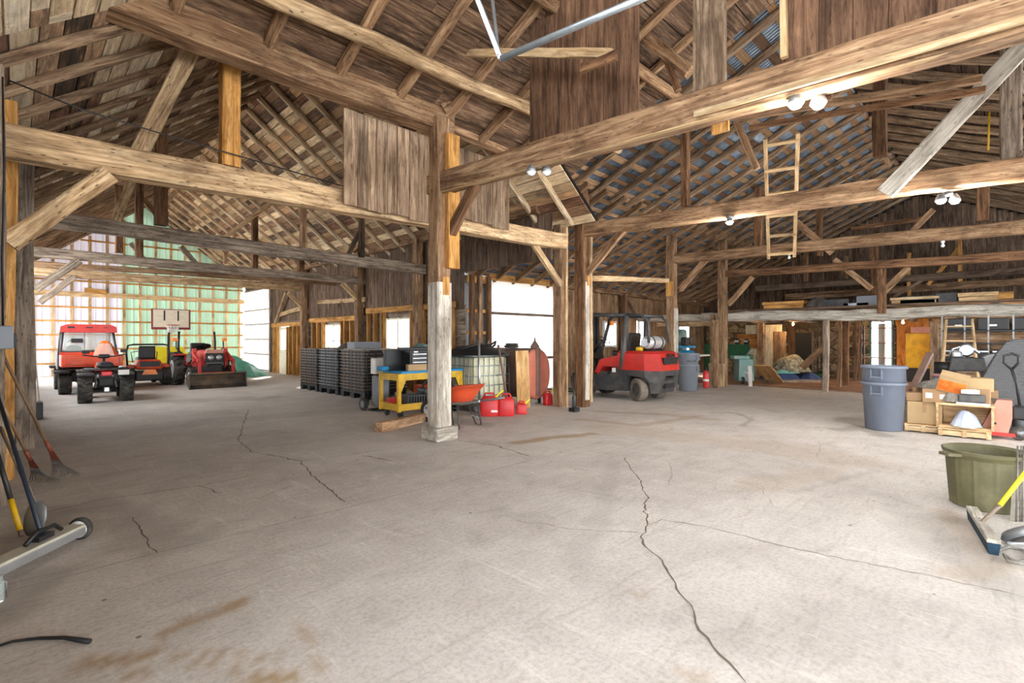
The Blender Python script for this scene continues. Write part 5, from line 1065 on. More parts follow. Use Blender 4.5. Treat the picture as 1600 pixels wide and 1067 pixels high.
m = MB()
for x in (-.18, .2): m.lathe([(.158, -.02), (.165, -.02), (.165, .02), (.158, .02)], (x, -.12, 1.36), 24, 'X'); m.box((x, -.12, 1.18), (.06, .3, .06))
m.build('cylinder_bracket', M_BLK, t)
MB().box((-.36, .02, 1.21), (.14, .14, .1), ch=.03).build('cloth', M_YEL, t)
MB().box((.42, 1.3, 1.85), (.12, .05, .12), ch=.01).tube([(.44, 1.3, 1.95), (.42, 1.3, 1.85)], .01, 5).build('work_light', M_AMBER, t)

# ================================================================ BIN, COMPRESSOR, WORKSHOP (under loft, left)
def bin_mesh(r0, r1, h, ribs=()):
    m = MB(); pr = [(r0*.9, 0), (r0, .015), (r0+(r1-r0)*.7, h*.7), (r0+(r1-r0)*.72+.01, h*.71), (r1-.01, h*.93), (r1+.02, h*.94), (r1+.022, h*.99), (r1+.005, h), (r1-.012, h), (r1-.02, h*.93), (r0-.01, .03), (.001, .03)]
    m.lathe(pr, (0, 0, 0), 40); return m
def trash_can(lb, p, r0, r1, h, mat, z=0, rz=0, group=None):
    t = thing('trash_can', lb, 'trash can', (p.x, p.y, z), rz, group); bin_mesh(r0, r1, h).build('body', mat, t)
    for s_ in (-1, 1):
        m = MB(); y = s_*(r1*.97+.005); m.box((-.07, y, h*.83), (.016, .05, .15)); m.box((.07, y, h*.83), (.016, .05, .15)); m.box((0, y+s_*.012, h*.77), (.16, .04, .02)); m.build('handle', mat, t)
    return t
g = G(1081, 612); cn = trash_can('tall grey trash can with lettering beside the compressor, right of the forklift', g+Vector((.2, .2, 0)), .235, .275, .74, M_GREYP)
cn2 = trash_can('grey trash can nested in the tall one right of the forklift', g+Vector((.2, .2, 0)), .235, .28, .74, M_GREYP, .31)
text(cn2, 'BRUTE', .09, (-.195, -.195, .52), (PI/2, 0, -PI/4), M_BLK)
t = thing('air_compressor', 'blue upright air compressor behind the grey trash can', 'compressor', (14.55, 7.0, 0)); MB().lathe([(.1, .1), (.22, .16), (.24, .25), (.24, .95), (.22, 1.05), (.1, 1.1)], (0, 0, 0), 24).build('tank', M_BLUE, t)
MB().box((-.02, 0, 1.2), (.5, .35, .06)).build('platform', M_BLUE, t); m = MB(); m.box((-.12, 0, 1.36), (.2, .2, .26), ch=.03); m.lathe([(.12, -.03), (.12, .03)], (.16, -.05, 1.38), 18, 'Y'); m.box((.1, .1, 1.32), (.22, .16, .16), ch=.03); m.build('pump', M_BLK, t)
for a in (0, 2.1, 4.2): MB().box((.2*math.cos(a), .2*math.sin(a), .07), (.05, .05, .14)).build('leg', M_BLUE, t)
t = thing('column_machine', 'grey green column drill machine behind the trash can', 'machine', (15.2, 7.6, 0)); MB().box((0, 0, .45), (.5, .5, .9), ch=.03).build('pedestal', M_TEAL, t); MB().box((.1, 0, 1.3), (.3, .4, .9), ch=.08).build('column', M_TEAL, t); MB().box((-.1, 0, 1.45), (.5, .34, .3), ch=.06).build('head', M_TEAL, t); MB().box((-.25, 0, 1.0), (.4, .4, .06)).build('work_table', M_STEEL, t)
g = G(1103, 606); t = thing('fire_extinguisher', 'red fire extinguisher on the floor right of the grey trash can', 'fire extinguisher', (g.x, g.y, 0)); MB().lathe([(.07, 0), (.085, .03), (.085, .42), (.05, .5), (.02, .52)], (0, 0, 0), 18).build('cylinder', M_REDP, t); MB().box((0, 0, .56), (.12, .04, .07)).build('valve', M_BLK, t); MB().lathe([(.087, .2), (.087, .26)], (0, 0, 0), 18).build('band', M_WHT, t)
t = thing('work_table', 'white topped steel table behind the fire extinguisher', 'table', (16.3, 7.6, 0)); MB().box((.2, 0, .88), (1.3, .6, .05)).build('table_top', M_WHT, t); MB().box((.2, 0, .25), (1.2, .5, .03)).build('shelf', M_WHT, t)
for x in (-.4, .8):
    for y in (-.25, .25): MB().box((x, y, .43), (.04, .04, .86)).build('leg', M_WHT, t)
# whitewashed board wall panel with orange tool board
xw = 19.3
def panel_face(nm, lb, u0, u1, v0, v1, x, mat, cat, th=.03):
    a, b = PX(u0, v0, x), PX(u1, v1, x); z1, z0 = a.z, (max(b.z, .02) if v1 < 570 else .03)
    return tag(MB().box((x, (a.y+b.y)/2, (z0+z1)/2), (th, abs(a.y-b.y), z1-z0), ch=.004).build(nm, mat), lb, cat)
M_CRM = wood('board_cream', '#cbb98c', '#e0d4b0', '#ece3c8', .2, .2, '#9a8560', .1)
o = MB(); a, b = PX(1165, 515, xw), PX(1222, 590, xw); board_wall(o, (xw, b.y, 0), (0, 1, 0), a.y-b.y, .05, 1.95, .2); struct(o.build('wall_cream_boards', M_CRM))
tb = panel_face('tool_board', 'orange pegboard with two round welding masks over the green lathe', 1152, 1184, 522, 545, xw-.1, M_OWALL, 'tool board')
for u in (1151, 1165):
    p = PX(u, 534, xw-.2); t = thing('welding_mask', '%s black welding mask hanging on the orange board' % ('left' if u < 1160 else 'right'), 'welding mask', p); MB().lathe([(.001, .02), (.09, .0), (.13, -.06), (.14, -.12)], (.06, 0, 0), 18, 'X', sx=1.15, rot=zrot(PI)).build('shell', M_BLK, t); MB().box((-.0, 0, 0.02), (.03, .15, .08)).build('visor', M_ALU, t)
t = thing('metal_lathe', 'dark green metal lathe below the orange tool board', 'lathe', (18.4, 7.25, 0), PI/2); m = MB(); m.box((0, 0, .8), (1.6, .3, .16), ch=.02); m.box((.65, 0, 1.0), (.4, .38, .4), ch=.05); m.box((-.6, 0, .98), (.2, .2, .24), ch=.03); m.build('bed', M_GREEN, t)
MB().box((.6, 0, .36), (.45, .4, .72), ch=.03).build('leg', M_GREEN, t); MB().box((-.6, 0, .36), (.4, .4, .72), ch=.03).build('leg', M_GREEN, t); m = MB(); m.lathe([(.1, -.04), (.1, .04)], (.42, 0, 1.02), 18, 'X'); m.box((0, -.02, .95), (.2, .3, .14)); m.build('chuck', M_STEEL, t); MB().box((0, .22, 1.0), (1.6, .02, .5)).build('splash_guard', M_GREEN, t)
g = G(1167, 600); t = thing('bandsaw', 'grey green floor machine with a slanted top right of the boxed foot post', 'machine', (g.x, g.y+.1, 0), -PI/4); MB().box((0, 0, .45), (.5, .4, .7), ch=.02, taper=(.9, .9)).build('cabinet', M_TEAL, t); MB().box((-.12, 0, .85), (.5, .3, .12), ch=.02).build('head', M_TEAL, t); frame_tubes(t, 'lever', [[(.1, 0, .9), (.25, -.05, 1.15)]], .03, M_STEEL); wheel(t, (-.12, -.22, .12), .12, .05, M_STEEL, 0)
for k, (u0, v0, u1, v1) in enumerate(((1172, 604, 1171, 572), (1172, 602, 1165, 583))):
    a = G(u0, v0); b = PD(u1, v1, 15.0); tag(MB().box((0, 0, 0), (.02, .1, (b-a).length)).build('white_strip', M_WHT), '%s white board strip leaning on the grey green machine' % ('upright' if k == 0 else 'slanting'), 'board'); o = C.objects[-1]
    o.matrix_world = frame_from(a, b, (1, 0, 0)) @ Matrix.Translation(((b-a).length/2, 0, .03)) @ Matrix.Rotation(PI/2, 4, 'Y')
a, b = G(1212, 598), PD(1191, 571, 15.5); o = tag(MB().box(((b-a).length/2, 0, 0), ((b-a).length, .5, .03)).build('leaning_board', W_PLY), 'sloping plywood board leaning right of the machines', 'board'); o.matrix_world = frame_from(a+Vector((0, 0, .02)), b, (0, 0, 1))
# hanging chain, dust pan
t = thing('hanging_chain', 'rusty chain with a hook hanging under the loft edge', 'chain', Vector((15.6, yx(1195, 15.6), 2.0))); m = MB()
for k in range(8): m.lathe([(.022, -.006), (.03, 0), (.022, .006), (.016, 0), (.022, -.006)], (0, 0, -.04-k*.05), 10, 'X' if k % 2 else 'Y')
m.build('links', M_TANKB, t); MB().tube([(0, 0, -.43), (.03, 0, -.5), (0, 0, -.55), (-.03, 0, -.52)], .012, 6).build('hook', M_TANKB, t)
for u0, u1, lb in ((1214, 1228, 'pink brown slab board leaning left of the black doorway'), (1208, 1214, 'narrow red brown board under the loft')):
    panel_face('slab_board', lb, u0, u1, 518, 582, 18.8, W_TAN if u0 > 1210 else W_BRN, 'board')
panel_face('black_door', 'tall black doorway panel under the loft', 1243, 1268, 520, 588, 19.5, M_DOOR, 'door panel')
timber('door_frame_post', 'pale rough frame post right of the black doorway', 'post', G(1270, 589), G(1270, 589)+Vector((0, 0, 1.95)), .1, .1, W_GREY)
# blankets heap
g = G(1240, 597); t = thing('blanket_pile', 'heap of patterned and mint blankets on a low platform', 'blanket pile', (g.x, g.y+.2, 0), -PI/4)
MB().box((0, 0, .06), (1.7, .9, .1)).build('platform', W_GREY, t)
def hp(nm, c, rx, ry, h, s_, mt): o = heap(rx, ry, h, s_, .25).build(nm, mt, t, c); return o
hp('blanket', (-.3, -.05, .11), .62, .42, .3, 31, M_NAVY); hp('blanket', (-.15, -.05, .3), .5, .36, .16, 32, M_MINT); hp('blanket', (.1, .0, .34), .65, .38, .55, 33, M_PLAID); hp('blanket', (-.1, -.12, .45), .45, .3, .35, 36, M_PLAID); hp('blanket', (-.45, -.1, .3), .3, .2, .12, 34, M_PINKB); hp('blanket', (.65, -.1, .11), .4, .3, .2, 35, M_NAVY)
for k, (u, v, w, h, mt, lb) in enumerate(((1305, 588, .45, .5, M_BLK, 'dark bucket in the shade under the loft'), (1283, 592, .5, .22, M_GREEN, 'green bin in the shade right of the blankets'))):
    g = G(u, v); tag(MB().lathe([(w*.4, 0), (w*.5, h), (w*.47, h), (w*.37, .02), (.001, .02)], (0, 0, 0), 20).build('bucket', mt, None, (g.x, g.y, 0)), lb, 'bucket')
# metal shelving
t = thing('metal_shelving', 'dark metal shelving rack on the stone wall under the loft', 'shelf', (20.6, PX(1345, 550, 20.6).y, 0)); m = MB()
for y in (0, 1.3, -.9):
    for x in (0, .5): m.box((x, y, .95), (.04, .04, 1.9))
m.build('uprights', M_BLK, t)
for z in (.3, .8, 1.3, 1.8): MB().box((.25, .2, z), (.5, 2.2, .03)).build('shelf_board', M_TANKB, t)
# yellow cabinet
g = PX(1438, 560, 20.0); t = thing('safety_cabinet', 'bright yellow steel cabinet on the orange plywood wall', 'cabinet', (21.2, PX(1439, 550, 21.2).y, .45)); MB().box((0, 0, .6), (.4, .75, 1.15), ch=.01).build('body', M_YEL, t); MB().box((-.21, .0, .6), (.02, .73, 1.12), ch=.004).build('door', M_YEL, t); MB().box((-.225, -.28, .7), (.02, .04, .12)).build('latch', M_BLK, t); MB().box((0, 0, -.2), (.4, .7, .46)).build('stand', M_BLK, t)
tag(MB().box((0, 0, .1), (.3, .5, .2), ch=.01).build('carton', M_PINKB, None, (21.2, PX(1439, 550, 21.2).y, 1.632)), 'pinkish carton on top of the yellow cabinet', 'box')
# bright room things behind doorway are outside: nothing
# step ladder leaning
x = 13.0; t = thing('step_ladder', 'wooden step ladder standing under the right end of the loft', 'ladder', (13.6, yx(1497, 13.6), 0)); m = MB()
for s_ in (-1, 1): m.tube([(0, s_*.33, 0), (.25, s_*.2, 1.85)], .028, 6); 
m.build('rails', W_FIR, t)
for k in range(6):
    f = (k+.7)/6.2; MB().box((.25*f-.02, 0, 1.85*f), (.12, .64-.24*f, .03)).build('step', W_FIR, t)
frame_tubes(t, 'rear_leg', [[(.75, -.33, 0), (.3, -.2, 1.8)]], .02, W_FIR); frame_tubes(t, 'rear_leg', [[(.75, .33, 0), (.3, .2, 1.8)]], .02, W_FIR)
# black shelf unit with cases on the right
xs_ = 15.0; ya, yb = PX(1472, 540, xs_).y, -.8
t = thing('storage_shelf', 'long shelf unit of black cases behind the boxes at the right', 'shelf', (xs_, (ya+yb)/2, 0)); L = ya-yb; MB().box((.22, 0, 1.62), (.5, L, .03)).box((.22, 0, 1.34), (.5, L, .03)).box((.22, 0, .95), (.5, L, .03)).box((.22, 0, .4), (.5, L, .03)).build('shelf_board', M_BLK, t)
m = MB()
for k in range(6): m.box((.0, -L/2+k*L/5, .98), (.03, .03, 1.95))
m.build('uprights', M_STEEL, t); MB().box((.48, 0, 1.0), (.02, L, 1.9)).build('back_panel', W_TAN, t)
b0 = None
for k in range(5):
    y = ya-.28-k*.56
    if b0 is None: b0 = thing('storage_case', '', 'case', (xs_+.2, y, 1.64), 0, 'black cases on the long shelf'); MB().box((0, 0, .13), (.42, .5, .26), ch=.015).build('body', M_BLK, b0); MB().box((-.215, 0, .1), (.01, .12, .04)).build('label_tag', M_WHT, b0); c_ = b0
    else: c_ = dup(b0, (xs_+.2, y, 1.64))
    c_['label'] = 'black storage case on the top shelf, %s from the left' % ('first', 'second', 'third', 'fourth', 'fifth')[k]
b0 = None
for k in range(7):
    y = ya-.2-k*.4
    if b0 is None: b0 = thing('parts_bin', '', 'bin', (xs_+.18, y, .97), 0, 'dark parts bins on the middle shelf'); MB().box((0, 0, .12), (.4, .34, .24), ch=.01).build('body', M_BLK, b0); MB().box((-.205, 0, .2), (.01, .34, .03)).build('lip', M_ALU, b0); c_ = b0
    else: c_ = dup(b0, (xs_+.18, y, .97))
    c_['label'] = 'dark parts bin on the middle shelf, %s from the left' % ('first', 'second', 'third', 'fourth', 'fifth', 'sixth', 'seventh')[k]
# loft things
def loftz(): return 2.335
for u0, u1, v, x, lb, mt, h in ((1193, 1258, 486, 16.0, 'orange wooden crate tray on the loft edge at left', W_ORG, .12), (1392, 1468, 477, 16.4, 'stack of pale planks on the loft right of the short post', W_FIR, .08), (1497, 1560, 476, 16.2, 'pale wooden pallet on the loft at the right', W_FIR, .14)):
    ya_, yb_ = PX(u0, v, x).y, PX(u1, v, x).y; t = thing('plank_stack', lb, 'planks', (x, (ya_+yb_)/2, 2.335)); L = ya_-yb_
    MB().box((0, 0, .06), (.1, L*.96, .1)).box((.5, 0, .06), (.1, L*.96, .1)).build('bearer', mt, t); m = MB()
    for k in range(5): m.box((-.05+k*.16, 0, .13+h/4), (.13, L, h/2+.02))
    m.build('planks', mt, t)
for u, w, h, mt, lb in ((1358, .5, .28, M_GREYP, 'pale grey carton on the loft left of the short post'), (1340, .6, .1, M_GALV, 'flat grey tray on the loft'), (1300, .9, .22, M_DGREY, 'dark box on the loft behind the carton'), (1480, .4, .25, M_DGREY, 'dark bin on the loft between pallets'), (1435, .7, .2, M_TEAL, 'grey green bundle on the loft')):
    p = PX(u, 478, 16.6); tag(MB().box((0, 0, h/2), (.5, w, h), ch=.01).build('loft_box', mt, None, (16.6, p.y, 2.335)), lb, 'box')
tag(MB().tube([(0, 0, 0), (0, .5, .0)], .1, 16).build('log_end', W_ORG, None, (16.3, PX(1565, 470, 16.3).y-.2, 2.44)), 'round orange log on the loft at the right', 'log')
tag(heap(.9, .3, .3, 51, .5, 30, 10).build('wire_tangle', M_BRASS, None, (16.5, PX(1278, 478, 16.5).y, 2.335)), 'tangled fence wire heap on the loft', 'wire heap')
# ladder hanging in the roof
la, lb_ = PX(1221, 402, 12.95), PX(1221, 212, 10.2); w = .27
t = thing('wooden_ladder', 'tall wooden ladder leaning between the tie beams right of the single lamp', 'ladder', la); Ll = (lb_-la).length; lz0, lz1 = 0, Ll
t.rotation_euler = (lb_-la).to_track_quat('Z', 'Y').to_euler()
for s_ in (-1, 1): MB().box((s_*w, 0, (lz0+lz1)/2), (.07, .06, lz1-lz0), ax=2).build('rail', W_FIR, t)
for k in range(6):
    MB().box((0, -.02, lz0+.15+k*(lz1-lz0-.3)/5), (2*w+.04, .03, .07)).build('rung', W_FIR, t)

# ================================================================ RIGHT FOREGROUND GROUP
g = G(1387, 672); tc = trash_can('blue grey trash can on the floor, outer one of the nested pair at right', g+Vector((.06, .06, 0)), .245, .285, .76, M_BLUEG, 0, -1.75, 'nested blue grey trash cans')
trash_can('blue grey trash can nested inside, upper one of the pair at right', g+Vector((.06, .06, 0)), .245, .29, .76, M_BLUEG, .26, -1.75, 'nested blue grey trash cans')
Q = -PI/2+.04
def atp(u, v, z, t_):
    """building-aligned spot: column u on the plane x = const"""
    x = 10.15+(t_-7.9)*1.3; return Vector((x, yx(u, x), z))
def rel(u, v, dz=0, t_=None): return G(u, v) if t_ is None else PD(u, v, t_)
def wpallet(lb, p, w, d):
    t = thing('pallet', lb, 'pallet', (p.x, p.y, 0), Q); m = MB()
    for k in range(6): m.box((0, -d/2+.05+k*(d-.1)/5, .115), (w, .09, .02))
    m.build('deck_boards', W_FIR, t)
    for x in (-w/2+.03, 0, w/2-.03): MB().box((x, 0, .06), (.05, d, .09)).build('stringer', W_FIR, t)
    MB().box((0, -d/2+.02, .06), (w*.98, .02, .07)).build('front_board', W_FIR, t)
def at(u, v, z, t_):
    """world point at view distance t_ on column u, height z"""
    p = PD(u, 500, t_); return Vector((p.x, p.y, z))
wpallet('wooden pallet under the large carton, right of the blue grey cans', atp(1445, 0, 0, 7.95), .46, .7)
wpallet('wooden pallet with a broken corner under the open crate', atp(1507, 0, 0, 7.9), .58, .75)
def carton(lb, p, w, d, h, rz, mt=None, rot=None, tape=True):
    t = thing('carton', lb, 'box', p, rz)
    if rot: t.rotation_euler = (rot[0], rot[1], rz)
    MB().box((0, 0, h/2), (w, d, h), ch=.006).build('body', mt or M_CARD2, t)
    if tape: MB().box((0, -.0, h+.0005), (.05, d*.98, .002)).box((0, -d/2-.001, h*.75), (.05, .003, h*.45)).build('tape', M_CARD, t)
    return t
carton('large plain carton lying on the left pallet by the cans', atp(1446, 0, .127, 7.95), .42, .5, .34, Q)
c_ = carton('taped brown parcel with two white labels on the large carton', atp(1464, 0, .47, 7.85), .32, .3, .21, Q-.05, M_CARD); MB().box((-.08, -.152, .11), (.08, .004, .08)).box((.09, -.152, .1), (.09, .004, .07)).build('address_label', M_PAPER, c_)
carton('small brown carton left of the taped parcel', atp(1428, 0, .47, 7.9), .2, .22, .13, Q+.1, M_CARD)
carton('brown carton wedged behind the taped parcel', atp(1447, 0, .47, 8.15), .22, .2, .2, Q+.3, M_CARD)
tag(heap(.3, .22, .13, 61, .3).build('canvas_sack', M_CANV, None, atp(1460, 0, .675, 8.05)), 'beige canvas sack on the taped parcel', 'sack')
t = thing('open_crate', 'open wooden display crate holding a pale blue bag on the right pallet', 'crate', atp(1507, 0, .127, 7.85), Q); m = MB()
m.box((-.3, 0, .17), (.03, .5, .34)); m.box((.3, 0, .17), (.03, .5, .34)); m.box((0, .24, .17), (.6, .02, .34)); m.box((0, 0, .35), (.64, .52, .03)); m.box((0, 0, .015), (.6, .5, .03)); m.build('crate_body', W_FIR, t)
tag(heap(.24, .17, .22, 62, .3).build('plastic_bag', M_SHEETB, None, atp(1510, 0, .16, 7.75)), 'pale blue plastic bag inside the open crate', 'bag')
tag(heap(.18, .14, .2, 63, .4).build('clear_bag', M_CANV, None, atp(1492, 0, .505, 7.8)), 'crumpled grey bag on the open crate', 'bag')
tag(MB().box((0, 0, .01), (.36, .5, .02), Q).build('white_board', M_PAPER, None, atp(1520, 0, .498, 7.75)), 'white board lying on the open crate', 'board')
t = thing('printed_box', 'tilted carton with an orange printed picture on the side, topmost of the pile', 'box', atp(1489, 0, .79, 7.75), Q); t.rotation_euler = (.3, -.28, Q); t.rotation_euler = (.35, .25, Q)
MB().box((0, 0, 0), (.33, .2, .26), ch=.006).build('body', M_CARD2, t); MB().box((0, -.102, -.03), (.32, .004, .17)).build('picture_panel', M_BOXOR, t)
m = MB(); m.box((0, 0, .06), (.3, .24, .12), ch=.02); o = tag(m.build('black_tray', M_DGREY, None, atp(1518, 0, .52, 7.75)), 'dark tray of small parts on the white board', 'tray'); o.rotation_euler = (0, 0, Q)
for k, (u, z, tt, w, d, h, mt, lb, rz) in enumerate(((1525, .66, 8.0, .34, .3, .2, M_CARD2, 'white edged carton at the right of the pile', Q+.2), (1516, .645, 7.7, .2, .14, .06, M_PAPER, 'small white packet on the dark tray', Q), (1537, .52, 7.7, .16, .03, .2, M_CARD, 'orange flat carton leaning at the right of the pile', Q-.4), (1540, .13, 8.3, .3, .3, .4, M_CANV, 'grey padded bundle between pile and pallet jack', Q))):
    o = tag(MB().box((0, 0, h/2), (w, d, h), ch=.012).build('packet' if h < .1 else 'carton', mt, None, atp(u, 0, z, tt)), lb, 'box'); o.rotation_euler = (0, 0, rz)
carton('filler carton at the back of the right pallet', atp(1525, 0, .127, 8.5), .5, .4, .52, Q, M_CARD)
carton('dull carton behind the canvas sack', atp(1460, 0, .127, 8.55), .55, .4, .5, Q, M_CARD)
# black machine and wheel behind the pile
t = thing('pump_machine', 'black boxy machine with a cable wheel behind the pile of cartons', 'machine', atp(1512, 0, 0, 9.6), Q); MB().box((0, 0, .98), (.52, .35, .24), ch=.015, taper=(.85, 1)).build('housing', M_DGREY, t)
for x in (-.2, .2):
    for y in (-.13, .13): MB().box((x, y, .43), (.04, .04, .86)).build('leg', M_BLK, t)
m = MB(); m.lathe([(.2, -.03), (.24, -.03), (.24, .03), (.2, .03)], (.36, .0, .95), 26, 'Y'); 
for k in range(6): a = PI*k/6; m.tube([(.36-.2*math.cos(a), 0, .95-.2*math.sin(a)), (.36+.2*math.cos(a), 0, .95+.2*math.sin(a))], .008, 5)
m.build('cable_wheel', M_STEEL, t)
m = MB(); m.lathe([(.09, -.04), (.12, 0), (.09, .04), (.05, 0)], (-.02, .0, 1.24), 18, 'Y'); m.tube([(-.25, 0, 1.12), (-.2, 0, 1.26), (0, 0, 1.34), (.15, 0, 1.18)], .025); m.box((-.14, 0, 1.16), (.14, .2, .12), ch=.03); m.build('motor', M_ALU, t)
for k, (u0, v0, u1, v1, r_, mt) in enumerate(((1425, 610, 1453, 552, .05, M_TANKB), (1430, 617, 1475, 590, .03, M_TANKB), (1445, 612, 1462, 598, .02, M_ALU), (1432, 602, 1466, 606, .02, M_BRASS))):
    a, b = PD(u0, v0, 8.6+k*.1), PD(u1, v1, 8.8+k*.1); a.z = max(a.z, .05); o = tag(MB().box(((b-a).length/2, 0, 0), ((b-a).length, r_*2, r_)).build('scrap_bar', mt), ('long dark plank leaning over the scrap behind the cans', 'brown bar in the scrap pile behind the cartons', 'short bright bar in the scrap pile', 'grey rod lying in the scrap pile')[k], 'bar'); o.matrix_world = frame_from(a, b)
tag(heap(.45, .35, .6, 64, .4).build('scrap_heap', M_CANV, None, atp(1440, 0, 0, 8.9)), 'grey heap of scrap behind the large carton', 'scrap heap')
g = atp(1477, 0, 0, 9.8); t = thing('paint_drum', 'grey drum with a pink lid behind the scrap', 'drum', g); MB().lathe([(.2, 0), (.2, .7), (.19, .72)], (0, 0, 0), 22).build('body', M_GREYP, t); MB().lathe([(.205, .72), (.205, .78), (.001, .78)], (0, 0, 0), 22).build('lid', M_PINKB, t); MB().lathe([(.17, .785), (.17, 1.0), (.15, 1.0), (.15, .8)], (0, 0, 0), 20).build('pail', M_BLK, t)
# pallet jack
t = thing('pallet_jack', 'faded red pallet jack with a raised handle at the right edge', 'pallet jack', atp(1566, 0, 0, 7.95), Q)
m = MB(); m.prism([(-.24, .09), (.06, .09), (.1, .3), (.1, .56), (-.06, .56)], 'Y', -.12, .12); m.build('housing', M_PINK, t)
MB().box((-.12, -.0, .07), (.5, .28, .05)).build('base_plate', M_RED, t); MB().box((-.08, -.125, .22), (.03, .01, .03)).build('bolt', M_BLK, t)
m = MB(); m.lathe([(.05, .1), (.06, .12), (.06, .4), (.03, .42), (.03, .5)], (.16, 0, 0), 14); m.box((.17, 0, .38), (.16, .14, .2), ch=.03); m.build('pump', M_BLK, t)
w_ = MB(); w_.lathe([(.05, -.03), (.1, -.03), (.105, 0), (.1, .03), (.05, .03)], (.17, -.09, .105), 22, 'Y'); wh = w_.build('wheel', M_RUB, t); MB().lathe([(.001, -.035), (.06, -.03)], (.17, -.09, .105), 18, 'Y').build('rim', M_STEEL, wh)
frame_tubes(t, 'handle', [[(.18, 0, .48), (.15, .02, .8), (.1, .03, 1.0)], [(.1, .03, 1.0), (.02, .03, 1.1), (.02, .03, 1.2), (.1, .03, 1.23), (.17, .03, 1.2), (.17, .03, 1.1), (.1, .03, 1.0)]], .018, M_BLK)
# quilted covered machine
t = thing('covered_machine', 'tall machine under a grey quilted cover at the right edge', 'covered machine', atp(1600, 0, 0, 8.75), Q); m = MB()
def ring(x0, x1, y0, y1, z, j=0): return [Vector((x0+.02*math.sin(j), y0, z)), Vector(((x0+x1)/2, y0-.03, z)), Vector((x1, y0, z)), Vector((x1, y1, z)), Vector(((x0+x1)/2, y1, z)), Vector((x0, y1, z))]
m.loft([ring(-.58, .7, -.35, .35, .02), ring(-.55, .7, -.36, .35, .4, 1), ring(-.5, .7, -.33, .33, .8, 2), ring(-.32, .7, -.3, .3, 1.2, 3), ring(-.2, .7, -.25, .28, 1.4), ring(-.12, .7, -.2, .25, 1.44)], smooth=False); m.build('cover', M_QUILT, t)
# olive bin
Q = -PI/4
g = at(1541, 0, 0, 4.33); t = thing('round_tub', 'olive ribbed round plastic tub with a side lip handle at the right', 'tub', g, Q); m = MB(); n = 72; rings = []
for r0, z, rib in ((.225, 0, 0), (.24, .01, 1), (.27, .42, 1), (.275, .43, 0), (.295, .46, 0), (.30, .485, 0), (.285, .49, 0), (.262, .47, 0), (.215, .03, 0)):
    rings.append([Vector(((r0+(.006 if rib and k % 6 == 0 else 0))*math.cos(2*PI*k/n), (r0+(.006 if rib and k % 6 == 0 else 0))*math.sin(2*PI*k/n), z)) for k in range(n)])
m.loft(rings, smooth=False); m.build('body', M_OLIVE, t)
for s_ in (-1, 1): MB().prism([(s_*.28, -.08), (s_*.28, .08), (s_*.37, .05), (s_*.37, -.05)], 'Z', .44, .465).build('handle', M_OLIVE, t)
# broom
a, b = G(1519, 812), G(1552, 866); a.z = b.z = 0; d = (b-a); t = thing('push_broom', 'push broom with a yellow handle and blue tipped bristles at the right edge', 'broom', (0, 0, 0))
h = MB().box((d.length/2, 0, .09), (d.length+.04, .07, .03), ch=.006).build('head_block', W_WHITE, t); h.matrix_world = frame_from(a, b); br = MB().box((d.length/2, 0, .04), (d.length+.02, .05, .08), taper=(1.05, 1.3)).build('bristles', plain('bristle_blue', '#17364a', .9, 0, .5, 20), t); br.matrix_world = frame_from(a, b)
c_ = (a+b)/2+Vector((0, 0, .1)); e1 = PD(1562, 790, 3.72); e2 = PD(1640, 690, 3.9)
MB().tube([c_, e1], .013).build('handle_socket', W_GREY, t); MB().tube([e1, e2], .016).build('handle', M_YELP, t)
# fan and fence strips at right edge
t = thing('floor_fan', 'round grey fan lying on the floor at the right edge', 'fan', G(1606, 858)+Vector((0, 0, .1)), Q); R_ = xrot(.9); m = MB(); m.lathe([(.13, -.03), (.15, 0), (.13, .03), (.11, 0), (.13, -.03)], (0, 0, 0), 26, 'Y', rot=R_); m.build('housing', M_STEEL, t); MB().lathe([(.11, -.02), (.06, -.035), (.03, -.04), (.001, -.04)], (0, 0, 0), 24, 'Y', rot=R_).build('hub', M_DGREY, t)
m = MB()
for k in range(3): p = at(1588+k*9, 0, .0, 3.95); q = at(1590+k*9, 0, .58, 4.05); m.tube([p+Vector((0, 0, .0)), q], .006, 5); m.tube([p+Vector((.03, -.02, .0)), q+Vector((.03, -.02, 0))], .004, 5)
for k in range(9): p = at(1588, 0, .04+k*.06, 3.96+k*.01); q = at(1612, 0, .04+k*.06, 3.96+k*.01); m.tube([p, q], .003, 4)
tag(m.build('wire_mesh', M_BRASS), 'roll of wire mesh standing behind the broom at the right edge', 'wire mesh')
for k in range(3):
    a, b = at(1583+k*10, 0, .0, 3.97), at(1589+k*9, 0, .45, 4.15); o = tag(MB().box(((b-a).length/2, 0, 0), ((b-a).length, .035, .02)).build('wood_lath', W_WHITE), '%s white lath leaning behind the broom at the right edge' % ('left', 'middle', 'right')[k], 'lath'); o.matrix_world = frame_from(a, b, (1, 0, 0))
p = [G(1556, 865), G(1575, 857), G(1598, 862), G(1610, 875), G(1590, 882), G(1568, 872), G(1575, 882), G(1612, 890)]; tag(MB().tube([q+Vector((0, 0, .012+.012*(k > 4))) for k, q in enumerate(p)], .01, 6).build('coiled_rope', M_CANV), 'grey cord coiled on the floor by the broom', 'cord')

